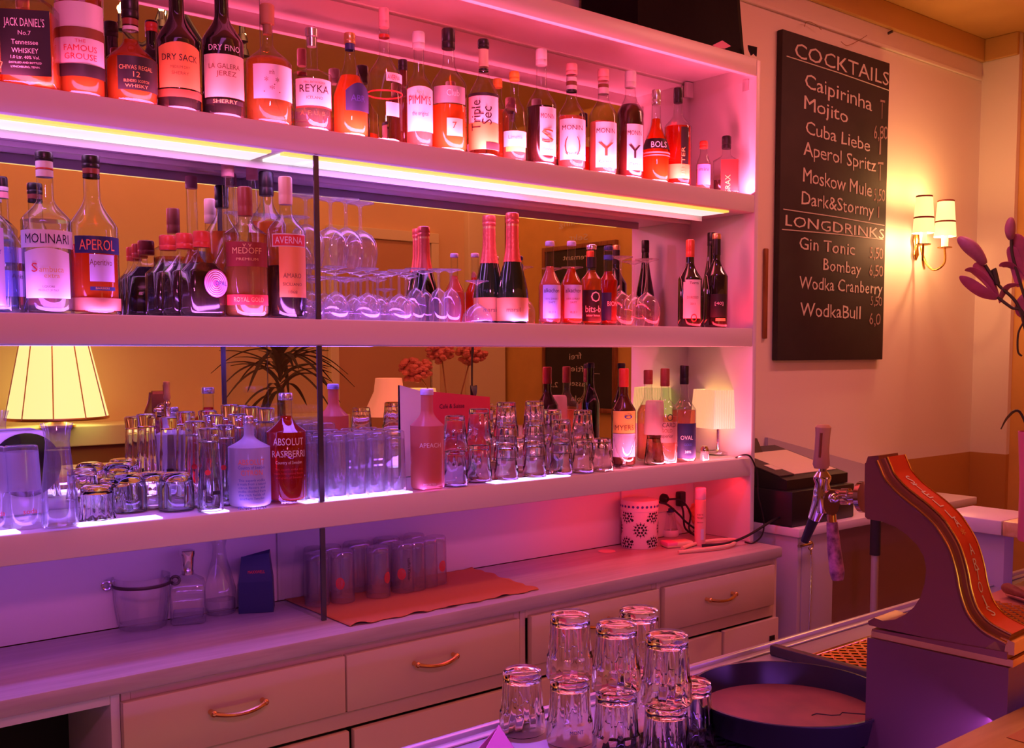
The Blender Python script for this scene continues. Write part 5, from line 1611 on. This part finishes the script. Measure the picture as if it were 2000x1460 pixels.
tprism([(0, ZB + .001), (sN, ZB + .001), (sN, zbx), (0, zbx)], 0, .17, 'base_box', 'tower_steel', smooth=False)
A = [sz(*tz(*q)) for q in ((215, 122), (235, 170), (265, 235), (330, 310), (400, 370), (470, 425), (550, 500), (600, 570), (640, 640), (668, 720), (688, 800), (700, 870), (718, 940), (748, 1020), (792, 1085), (850, 1140), (920, 1182), (985, 1215))]
B = [sz(*tz(*q)) for q in ((975, 1278), (600, 1190), (225, 1108), (172, 1096), (168, 1072), (205, 1052), (255, 1070), (330, 1062), (390, 1032), (440, 990), (480, 930), (505, 850), (514, 760), (500, 690), (460, 620), (400, 560), (330, 512), (250, 480), (165, 466), (150, 452), (147, 290), (150, 134))]
WT = .066
def poly3(pts, x): return [wl(s, x, z) for s, z in pts]
outl = A + B
# body: earcut-free fan by quads between outer and inner curves
bm = bmesh.new()
f0 = [bm.verts.new(p) for p in poly3(outl, 0)]
fc = bm.faces.new(f0)
ex = bmesh.ops.extrude_face_region(bm, geom=[fc])
for v in [e for e in ex['geom'] if isinstance(e, bmesh.types.BMVert)]:
    v.co.x += NX * WT; v.co.y += NY * WT
bmesh.ops.triangulate(bm, faces=[f for f in bm.faces if len(f.verts) > 4])
bmesh.ops.recalc_face_normals(bm, faces=bm.faces[:])
bm.verts.index_update()
mesh('column', [tuple(v.co) for v in bm.verts], [tuple(v.index for v in f.verts) for f in bm.faces], 'tower_brass', ft, sharp=30)
bm.free()
# curved front moulding
def dens(P, n=5):
    return [(q[0], q[1]) for q in smooth_path([(a, b, 0) for a, b in P], n)]
C = dens(A)
def nrm(i):
    a, b = C[max(i - 1, 0)], C[min(i + 1, len(C) - 1)]
    dx, dz = b[0] - a[0], b[1] - a[1]
    L = sqrt(dx * dx + dz * dz)
    return (-dz / L, dx / L) if dx * 0 - 1 < 0 else (0, 0)
def loft(sec, nm, m, parent, close=True):
    V, F = [], []
    n = len(sec)
    for i, (s, z) in enumerate(C):
        nx, nz = nrm(i)
        for x, o in sec: V.append(wl(s + nx * o, x, z + nz * o))
    for i in range(len(C) - 1):
        for j in range(n - (0 if close else 1)):
            j2 = (j + 1) % n
            F.append((i * n + j, i * n + j2, (i + 1) * n + j2, (i + 1) * n + j))
    if close: F += [tuple(range(n)), tuple(reversed(range((len(C) - 1) * n, len(C) * n)))]
    return mesh(nm, V, F, m, parent, sharp=30)
mo = loft([(0, -.002), (-.003, .002), (-.001, .005), (.004, .006), (.006, .011), (.010, .014), (WT - .006, .014), (WT, .010), (WT + .002, .003), (WT, -.002)], 'moulding', 'tower_brass', ft)
for x, o, r in ((-.003, .004, .0014), (.0085, .0150, .0016), (WT - .004, .0150, .0016)):
    V = []
    G().tube([wl(s + nrm(i)[0] * o, x, z + nrm(i)[1] * o) for i, (s, z) in enumerate(C)], r, 6).obj('gold_line', 'gold_metal', mo)
sg_ = loft([(.0105, .0142), (.0105, .0152), (WT - .006, .0152), (WT - .006, .0142)], 'sign_strip', 'sign_red', ft)
LET = (('S', 400, 275), ('T', 455, 312), ('E', 512, 348), ('L', 577, 392), ('L', 640, 445), ('A', 690, 497), ('*', 735, 562), ('A', 768, 648), ('R', 788, 735), ('T', 798, 808), ('O', 815, 885), ('I', 842, 965), ('S', 880, 1042))
for ch, a, b in LET:
    s0, z0_ = sz(*tz(a, b), WT * .5)
    i = min(range(len(C)), key=lambda q: (C[q][0] + nrm(q)[0] * .015 - s0) ** 2 + (C[q][1] + nrm(q)[1] * .015 - z0_) ** 2)
    nx, nz = nrm(i)
    txx, tzz = -(-nz), -nx                       # up along the strip
    txx, tzz = (nz * -1, nx) if nx > 0 else (nz, -nx)
    V, F = textbox(ch, .0165, .0125 if ch != 'I' else .004)
    cx = .0105 + (WT - .0165) / 2
    V3 = [wl(C[i][0] + nx * .0160 + txx * (y - .006), cx + x, C[i][1] + nz * .0160 + tzz * (y - .006)) for x, y in V]
    mesh('lettering', V3, F, 'ink_gold' if ch == '*' else 'ink_white', sg_, smooth=False)
# foot plates
zf0, zf1 = zbx + .0005, B[0][1]
for a, b, g_, m in ((-.004, sN + .006, .010, 'tower_brass'), (.010, sN - .004, .004, 'gold_metal')):
    pass
tprism([(.004, zbx + .0005), (sN + .004, zbx + .0005), (sN + .004, zbx + .011), (.004, zbx + .011)], .004, WT + .030, 'foot_plate', 'gold_metal', smooth=False)
tprism([(.008, zbx + .0115), (sN - .002, zbx + .0115), (sN - .002, B[0][1] + .006), (.008, B[2][1] - .004)], -.0015, WT + .018, 'plinth', 'tower_brass', smooth=False)
tprism([(A[-1][0] - .03, A[-1][1] - .012), (A[-1][0] + .012, A[-1][1] - .012), (A[-1][0] + .012, A[-1][1] + .006), (A[-1][0] - .006, A[-1][1] + .010)], .0, WT + .012, 'foot_cap', 'gold_metal', smooth=False)
hs = [sz(*tz(*q)) for q in ((147, 134), (160, 95), (222, 90), (226, 124))]
tprism(hs, .004, WT - .002, 'head_cap', 'tower_brass', smooth=False)

# tap on the bartender side
XM = WT * .5
tpx = lambda u, v, x=XM: tp(u, v, x)
tap = thing('beer_tap', 'chrome beer tap with wooden handle and black spout on the tower head', 'tap', tp(1688, 972, XM), RT)
G().tube([tpx(1690, 970), tpx(1681, 970), tpx(1680, 970), tpx(1676, 970)], [.024, .024, .016, .013], 20).obj('flange', 'chrome', tap)
g = G().tube([tpx(1677, 970), tpx(1660, 970), tpx(1659, 969), tpx(1645, 969), tpx(1644, 968), tpx(1608, 966)], [.010, .010, .013, .013, .010, .011], 14)
g.obj('shank', 'chrome', tap)
g = G().tube([tpx(1604, 1000), tpx(1605, 985), tpx(1606, 960), tpx(1606, 944), tpx(1606, 935), tpx(1606, 930), tpx(1606, 920)], [.010, .013, .014, .011, .014, .014, .008], 16)
g.obj('valve', 'chrome', tap)
G().tube([tpx(1606, 950), tpx(1601, 985), tpx(1590, 1013)], [.012, .0125, .010], 14).obj('spout', 'chrome', tap)
G().tube([tpx(1590, 1012), tpx(1571, 1057)], [.0085, .0065], 12).obj('nozzle', 'black_rubber', tap)
st_ = G().tube([tpx(1606, 934), tpx(1607, 912)], [.006, .0065], 12).obj('stem', 'chrome', tap)
hd = G().tube([tpx(1604, 914), tpx(1604, 906), tpx(1605, 880), tpx(1607, 850), tpx(1608, 834), tpx(1608, 829)], [.011, .0135, .0115, .0115, .0125, .009], 16).obj('handle', 'light_wood', tap)
g = G().tube([tpx(1601, 893, XM - .0108), tpx(1604, 845, XM - .0112)], .0022, 6).obj('groove', 'trim_wood', hd)
# hanging flow handle on its chrome ring
fh = thing('tap_lever', 'patterned lever hanging from a chrome oval ring beside the tap', 'lever', tp(1624, 984, XM - .03), RT)
n = 24
G().prism([tp(1624 + 16 * cos(2 * pi * i / n), 982 + 25 * sin(2 * pi * i / n), XM - .032) for i in range(n)], [tp(1624 + 16 * cos(2 * pi * i / n), 982 + 25 * sin(2 * pi * i / n), XM - .018) for i in range(n)]).obj('oval_ring', 'chrome', fh, sharp=50)
G().ball(tp(1627, 972, XM - .034), .0075).obj('ball', 'chrome', fh)
G().tube([tp(1624, 1004, XM - .026), tp(1625, 1019, XM - .026)], .0072, 14).obj('ferrule', 'brass', fh)
mat('lever_pattern', (.50, .20, .34), .3, var=.75, vscale=90)
G().tube([tp(1625, 1019, XM - .026), tp(1629, 1070, XM - .026), tp(1635, 1118, XM - .026), tp(1636, 1132, XM - .026)], [.0085, .0105, .0115, .0085], 16).obj('lever', 'lever_pattern', fh)

# things on the steel worktop right of the tower
p = atZ(1990, 1185, ZB)
shp = thing('bar_sheet', 'flat red brown sheet lying on the violet lit steel worktop', 'sheet', (p[0], p[1], ZB), radians(4))
G().box(-.20, .50, -.18, .10, .0005, .004, .001).obj('sheet', 'paper_menu', shp, local=True)
a, b = atZ(1962, 1146, ZB + .03), atZ(2040, 1176, ZB + .03)
bo = thing('bottle_opener', 'chrome bar tool with brown rounded grip lying on the red brown sheet', 'bar tool', (a[0], a[1], ZB + .005))
G().tube([a, tuple(a[i] + (b[i] - a[i]) * .08 for i in range(3)), tuple(a[i] + (b[i] - a[i]) * .45 for i in range(3)), b], [.010, .014, .010, .010], 14).obj('grip', 'trim_wood', bo)
G().tube([(a[0] + .01, a[1] - .006, a[2] - .014), (b[0] + .02, b[1] - .006, b[2] - .014)], .011, 14).obj('shaft', 'chrome', bo)

# place mats on the wooden bar top
p = atZ(1985, 1418, ZW)
for i, (u, v, m, lb) in enumerate(((2010, 1424, 'paper_menu', 'brown paper mat on the wooden bar top at the right edge'), (1975, 1475, 'paper_white', 'white paper mat on the wooden bar top in the bottom right corner'))):
    p = atZ(u, v, ZW)
    q = G().box(p[0] - .05, p[0] + .28, p[1] - .22, p[1] + .005 - .02 * i, ZW + .0005 + .001 * i, ZW + .0012 + .001 * i).obj('paper_mat', m, None, smooth=False)
    tag(q, lb, 'mat', 'paper mats on the bar')

# ================================================================== tumblers in front
def bar_glass(name, label, u, v, z, H=.102, prt=None, dz=0.0, proto={}):
    p = atZ(u, v, ZB)
    if 'g' not in proto:
        r = thing(name, label, 'tumbler', (0, 0, 0), 0, 'upturned bar tumblers in front')
        out = [(.0365, 0), (.0375, .003), (.0365, .034), (.0345, .037), (.0315, .086), (.0312, .095), (.030, .100), (.027, .102)]
        inn = [(.0345, .0008), (.0345, .034), (.0322, .040), (.0288, .083), (.022, .0865)]
        G().lathe(inn[::-1] + out, 60, flute=(10, .075, .036, .093, 5), cap0=True, cap1=True).obj('wall', 'solid_glass', r, local=True, sharp=40)
        proto['g'] = r
        freeze(r)
    else: r = copy_tree(proto['g'])
    r.location = (p[0], p[1], z)
    r.rotation_euler.z = face(p[0], p[1]) + .2
    r['label'] = label
    TR[r.name] = ((p[0], p[1], z), face(p[0], p[1]))
    if prt:
        for st, zz, h_, w_, a_ in prt:
            V, F = textbox(st, h_, w_)
            V, F = wrap(V, F, .0372, zz, a_)
            mesh('lettering', V, F, 'ink_blue', r, local=True, smooth=False)
    return r
Zg = ZB + .0065
bar_glass('bar_tumbler', 'single upturned tumbler at the left of the group on the bar', 1020, 1434, Zg)
for u, v, pr, nm in ((1113, 1452, [('MONT', .022, .006, .022, .1)], 'the tall stack beside the single tumbler'), (1203, 1480, None, 'the middle stack of the front group'), (1300, 1512, [('crypton', .026, .009, .032, .1), ('X', .012, .010, .012, .1)], 'the front stack nearest the tray')):
    bar_glass('bar_tumbler', 'lower upturned tumbler in ' + nm, u, v, Zg, prt=pr)
    bar_glass('bar_tumbler', 'upper upturned tumbler in ' + nm, u, v, Zg + .1028)
bar_glass('bar_tumbler', 'lower upturned tumbler of the stack at the back, mostly hidden by the others', 1246, 1440, Zg)
bar_glass('bar_tumbler', 'upper upturned tumbler of the stack at the back, only its base showing', 1246, 1440, Zg + .1028)
bar_glass('bar_tumbler', 'single upturned tumbler peeping out between the front stack and the tray', 1349, 1462, Zg)
p = atZ(975, 1490, ZB)
fc_ = thing('folded_card', 'pink folded paper card standing before the single tumbler', 'card', (p[0], p[1], ZB), face(p[0], p[1]) + .2)
G().prism([(-.035, 0, .0), (.035, 0, .0), (.004, .018, .052)], [(-.035, .0015, .0), (.035, .0015, .0), (.004, .0195, .052)]).obj('front_leaf', 'paper_pink', fc_, local=True, smooth=False)
G().prism([(-.035, .040, .0), (.035, .040, .0), (.004, .020, .052)], [(-.035, .0385, .0), (.035, .0385, .0), (.004, .0196, .050)]).obj('rear_leaf', 'paper_pink', fc_, local=True, smooth=False)

# ================================================================== lilies at the right edge
def fwd(u, v, d):
    r = ray(u, v); k = d / sqrt(r[0] ** 2 + r[1] ** 2) * 1.0
    return (r[0] * k, r[1] * k, CZ + r[2] * k)
DL = 2.85
F_ = lambda u, v, d=DL: fwd(u, v, d)
b0 = F_(2016, 950)
lv = thing('lily_vase', 'pink lilies with buds in a tall pink vase at the right edge', 'flowers', (b0[0], b0[1], ZW))
k = DL / FP * .88
hv = F_(2016, 842)[2] - ZW
G().lathe([(22 * k, .0), (24 * k, .004), (24 * k, hv * .55), (30 * k, hv), (28 * k, hv), (22 * k, hv * .55), (20 * k, .02)], 24, (b0[0], b0[1], ZW)).obj('vase', 'vase_pink', lv)
nk = (b0[0], b0[1], ZW + hv)
def stem(P, r=.004): return G().tube(smooth_path(P), r, 6).obj('stem', 'leaf_green', lv)
stem([nk, F_(2012, 700), F_(1990, 600), F_(1950, 556), F_(1924, 517)])
stem([nk, F_(2020, 720), F_(2000, 615), F_(1975, 600), F_(1948, 580)])
stem([nk, F_(2016, 640), F_(1995, 560), F_(1978, 500), F_(1975, 465)])
stem([F_(1948, 555), F_(1942, 530), F_(1940, 525)], .007)
def bud(P, R, m='lily_bud'): return G().tube(smooth_path(P), [R * sin(pi * min(1, .06 + .92 * i / (6 * (len(P) - 1)))) ** .7 + .001 for i in range(6 * (len(P) - 1) + 1)], 12).obj('bud', m, lv)
bud([F_(1924, 516), F_(1905, 492), F_(1886, 475), F_(1871, 464)], .017)
bud([F_(1974, 468), F_(1973, 445), F_(1975, 424)], .012)
def petal(P, w, tw=0.0):
    Q = smooth_path(P)
    n = len(Q)
    vd = Vector(F_(1960, 520)).normalized()
    V, F = [], []
    for i, q in enumerate(Q):
        t = i / (n - 1)
        a, b = Vector(Q[max(i - 1, 0)]), Vector(Q[min(i + 1, n - 1)])
        T = (b - a).normalized()
        S = T.cross(vd).normalized()
        N_ = S.cross(T)
        S = (S * cos(tw) + N_ * sin(tw))
        N_ = S.cross(T)
        ww = w * sin(pi * (.08 + .90 * t)) ** .8
        for f, o in ((-1, .35), (-.5, .08), (0, 0), (.5, .08), (1, .35)):
            V.append(tuple(Vector(q) + S * ww * f + N_ * ww * o * .6))
    m_ = len(V)
    V += [tuple(Vector(v) + vd * .0015) for v in V]
    for i in range(n - 1):
        for j in range(4):
            a, b, c, d = i * 5 + j, i * 5 + j + 1, i * 5 + j + 6, i * 5 + j + 5
            F += [(a, b, c, d), (m_ + d, m_ + c, m_ + b, m_ + a)]
        for j in (0, 4):
            a, d = i * 5 + j, i * 5 + j + 5
            F.append((a, d, m_ + d, m_ + a) if j == 0 else (d, a, m_ + a, m_ + d))
    return mesh('petal', V, F, 'lily_petal', lv, sharp=60)
for P, w, tw in (((( 1948, 582), (1920, 572), (1890, 552), (1874, 540)), .016, .0), (((1948, 580), (1925, 550), (1900, 530), (1884, 528)), .015, .5), (((1948, 578), (1930, 545), (1912, 522), (1900, 519)), .014, -.5),
                 (((1990, 560), (1984, 520), (1976, 490), (1975, 480)), .016, .2), (((2010, 560), (2000, 500), (1988, 470), (1975, 462)), .018, -.3), (((2015, 555), (2005, 520), (2000, 480), (2006, 462)), .02, .6),
                 (((1990, 556), (1970, 560), (1958, 575), (1952, 592)), .009, .3), (((2015, 570), (2000, 590), (1996, 610), (2004, 620)), .018, -.2), (((2000, 540), (1975, 520), (1958, 518), (1956, 521)), .010, .3)):
    petal([F_(*q) for q in P], w, tw)
for P, w in ((((1998, 700), (1990, 680), (1988, 690), (1996, 694)), .003),):
    stem([F_(2000, 628), F_(1989, 650), F_(1988, 685), F_(1996, 695)], .0025)
def leaf(P, w, m='leaf_green', par=None, nm='leaf'):
    Q = smooth_path(P)
    n = len(Q)
    V, F = [], []
    for i, q in enumerate(Q):
        t = i / (n - 1)
        a, b = Vector(Q[max(i - 1, 0)]), Vector(Q[min(i + 1, n - 1)])
        T = (b - a).normalized()
        up = Vector((0, 0, 1)) if abs(T.z) < .95 else Vector((1, 0, 0))
        S = T.cross(up).normalized()
        N_ = S.cross(T)
        ww = w * sin(pi * (.10 + .88 * t)) ** .8
        V += [tuple(Vector(q) - S * ww + N_ * ww * .4), tuple(Vector(q) - N_ * .001), tuple(Vector(q) + S * ww + N_ * ww * .4), tuple(Vector(q) + N_ * .002)]
    for i in range(n - 1):
        for j in range(4):
            j2 = (j + 1) % 4
            F.append((i * 4 + j, i * 4 + j2, i * 4 + 4 + j2, i * 4 + 4 + j))
    return V, F
V, F = leaf([F_(2010, 850), F_(1990, 805), F_(1970, 815), F_(1955, 838)], .014)
mesh('leaf', V, F, 'leaf_dark', lv, sharp=60)

# ================================================================== the room seen in the mirror
# big lit lamp on the ledge
YL_ = 2 * MIR - (BY + .30)
q0 = rv(112, 815, YL_)
kk = scl(q0[0], YL_)
q1 = rv(112, 640, YL_)
zl = CZ - .409
bl = thing('shade_lamp', 'big lit lamp with yellow patterned fabric shade on the far wall ledge, mirrored at left', 'lamp', (q0[0], q0[1], zl))
G().lathe([(.09, 0), (.09, .012), (.03, .03), (.045, .07), (.014, .12), (.012, q0[2] - zl + .08)], 20).obj('base', 'gold_metal', bl, local=True)
s_ = G().lathe([(93 * kk, q0[2] - zl), (56 * kk, q1[2] - zl)], 40, cap0=False, cap1=False).obj('shade', 'shade_hot', bl, local=True)
for z, r in ((q0[2] - zl, 93 * kk), (q1[2] - zl, 56 * kk)):
    G().lathe([(r * 1.005, z - .008), (r * 1.012, z), (r * 1.005, z + .008)], 40, cap0=False, cap1=False).obj('trim', 'cap_gold', s_, local=True)
n = 10
for i in range(n):
    t = 2 * pi * i / n
    G().tube([(93 * kk * cos(t) * 1.004, 93 * kk * sin(t) * 1.004, q0[2] - zl), (56 * kk * cos(t) * 1.004, 56 * kk * sin(t) * 1.004, q1[2] - zl)], .004, 5).obj('seam', 'cap_gold', s_, local=True)
point('shade_lamp_bulb', (q0[0], q0[1], q0[2] + .02), 26, (1, 0.62, 0.2), .04)
# two small lamps
for u, vt, vb, h0, h1, m, Yv, lb in ((760, 738, 812, 26, 50, 'shade_pink', 4.62, 'small lamp with pink bell shade on the bar, mirrored behind the tumblers'), (818, 758, 822, 34, 46, 'shade_cream', 4.72, 'small lamp with cream bell shade, mirrored beside the pink one')):
    a, b = rv(u, vb, Yv), rv(u, vt, Yv)
    kk = scl(a[0], Yv)
    lp_ = thing('bell_lamp', lb, 'lamp', (a[0], a[1], ZW), 0, 'small bell lamps')
    z0, z1 = a[2] - ZW, b[2] - ZW
    G().lathe([(.05, 0), (.05, .008), (.012, .018), (.008, z1 - .02)], 16).obj('base', 'brass', lp_, local=True)
    G().lathe([(h1 * kk, z0), (h1 * kk * .86, z0 + (z1 - z0) * .25), (h0 * kk * 1.12, z0 + (z1 - z0) * .65), (h0 * kk, z1)], 28, flute=(8, .05, -9, 9, 0), cap0=False, cap1=False).obj('shade', m, lp_, local=True)
    point('bell_lamp_bulb', (a[0], a[1], a[2] + .05), .6, (1, .5, .2), .02)
# hydrangeas in a vase
Yv = 4.66
hb_ = rv(880, 800, Yv)
hy = thing('hydrangea_vase', 'dried red hydrangea heads in a glass vase on the bar, mirrored', 'flowers', (hb_[0], hb_[1], ZW))
kk = scl(hb_[0], Yv)
G().lathe([(22 * kk, 0), (24 * kk, .005), (20 * kk, hb_[2] - ZW + .03)], 20, (hb_[0], hb_[1], ZW), cap1=False).obj('vase', 'clear_glass', hy)
for u, v, r in ((812, 722, 30), (862, 688, 26), (921, 690, 28)):
    c_ = rv(u, v, Yv)
    g = G()
    rr_ = random.Random(u)
    for i in range(46):
        t, f = rr_.uniform(0, 2 * pi), rr_.uniform(-1, 1)
        q = sqrt(1 - f * f)
        R_ = r * kk * rr_.uniform(.75, 1.0)
        g.ball((c_[0] + R_ * q * cos(t), c_[1] + R_ * q * sin(t), c_[2] + R_ * f * .8), r * kk * .26, 7, 4, .7)
    g.ball(c_, r * kk * .75, 10, 6, .8)
    g.obj('flower_head', 'hydrangea', hy)
    G().tube(smooth_path([(hb_[0], hb_[1], ZW + .02), (hb_[0] + (c_[0] - hb_[0]) * .35, hb_[1], hb_[2] + .02), (c_[0], c_[1], c_[2])]), .004, 6).obj('stem', 'trim_wood', hy)
# dracaena
Yv = 5.0
d0 = rv(548, 770, Yv)
dp = thing('dracaena', 'dark leaved potted dracaena in the room, mirrored behind the glass pane', 'plant', (d0[0], d0[1], .0))
G().lathe([(.13, 0), (.16, .02), (.18, .42), (.165, .42), (.15, .36)], 24, (d0[0], d0[1], 0)).obj('pot', 'room_brown', dp)
G().tube([(d0[0], d0[1], .36), (d0[0] + .01, d0[1], .8), (d0[0], d0[1], d0[2] + .05)], [.03, .025, .02], 10).obj('trunk', 'trim_wood', dp)
rr_ = random.Random(5)
V, F = [], []
for j in range(58):
    t, el = rr_.uniform(0, 2 * pi), rr_.uniform(.0, 1.35)
    L = rr_.uniform(.24, .42)
    z0 = d0[2] + rr_.uniform(0, .22)
    P = []
    for i in range(5):
        f = i / 4
        P.append((d0[0] + cos(t) * L * f * cos(el * (1 - f * .7)), d0[1] + sin(t) * L * f * cos(el * (1 - f * .7)), z0 + L * (sin(el) * f - .75 * f * f * (1.2 - el * .5))))
    v, f_ = leaf(P, .014)
    n = len(V); V += v; F += [tuple(i + n for i in q) for q in f_]
mesh('leaves', V, F, 'leaf_dark', dp, sharp=60)
# second chalkboard, hung on the right wall, read in the mirror
XW = RX + .03
def onw(u, v):                                  # pixel in the mirror -> point on the right wall
    p = atX(u, v, XW - .02)
    return (p[0], 2 * MIR - p[1], p[2])
ca, cb_ = onw(1060, 500), onw(1204, 500)
y0, y1 = min(ca[1], cb_[1]), max(ca[1], cb_[1])
zt2, zb3 = CZ + .72, CZ - .42
ck2 = thing('drinks_board', 'framed chalkboard with sparkling wine and softdrink list, seen in the mirror', 'chalkboard', (XW - .02, (y0 + y1) / 2, zb3))
s2 = box('slate', XW - .02, XW - .001, y0 + .03, y1 - .03, zb3 + .03, zt2 - .03, 'slate', ck2)
for a_, b_2, c_, d_ in ((y0, y0 + .03, zb3, zt2), (y1 - .03, y1, zb3, zt2), (y0 + .03, y1 - .03, zb3, zb3 + .03), (y0 + .03, y1 - .03, zt2 - .03, zt2)):
    box('frame_rail', XW - .03, XW - .001, a_, b_2, c_, d_, 'trim_wood', ck2, .003)
for st, u0, v0, u1, v1, h in (('Sparkling', 1166, 432, 1092, 444, 15), ('Sekt', 1148, 468, 1112, 470, 16), ('7,-', 1086, 480, 1072, 482, 16), ('Cremant', 1160, 505, 1100, 508, 14), ('frei', 1136, 700, 1112, 702, 17), ('_Softies', 1172, 728, 1108, 724, 16), ('Wasser', 1160, 756, 1110, 752, 15), ('Cola', 1150, 785, 1115, 782, 15), ('2,50', 1090, 756, 1064, 754, 14), ('Limo', 1150, 815, 1112, 812, 15)):
    a, b = onw(u0, v0), onw(u1, v1)
    V, F, tw = text(st)
    hh = h * .0026
    mesh('lettering', [(XW - .0215, a[1] + (b[1] - a[1]) * x / tw, a[2] + (b[2] - a[2]) * x / tw + y * hh) for x, y in V], F, 'chalk', s2, smooth=False)
# candle chandelier
Yv = 3.85
cc0 = rv(330, -40, Yv)
ch_ = thing('chandelier', 'black candle bulb chandelier over the aisle, mirrored above the top shelf', 'chandelier', (cc0[0], cc0[1], CEIL))
G().tube([(cc0[0], cc0[1], CEIL), (cc0[0], cc0[1], cc0[2] - .02)], .012, 10).obj('rod', 'black_plastic', ch_)
for u, v in ((243, 22), (306, 30), (337, 32), (462, 58), (484, 76)):
    b = rv(u, v, Yv)
    b = (b[0], b[1] + (.05 if u in (306, 462) else -.04), b[2])
    G().tube(smooth_path([(cc0[0], cc0[1], cc0[2] - .01), ((cc0[0] + b[0]) / 2, (cc0[1] + b[1]) / 2, min(cc0[2], b[2]) - .09), (b[0], b[1], b[2] - .05)]), .008, 8).obj('arm', 'black_plastic', ch_)
    cu = G().lathe([(.010, -.062), (.022, -.055), (.016, -.03), (.011, -.028), (.011, .0)], 14, b).obj('candle_holder', 'black_plastic', ch_)
    G().lathe([(.006, .0), (.011, .012), (.008, .028), (.001, .042)], 12, b).obj('bulb', 'bulb', cu)
    point('candle_bulb', (b[0], b[1], b[2] + .02), .8, (1, .48, .14), .012)
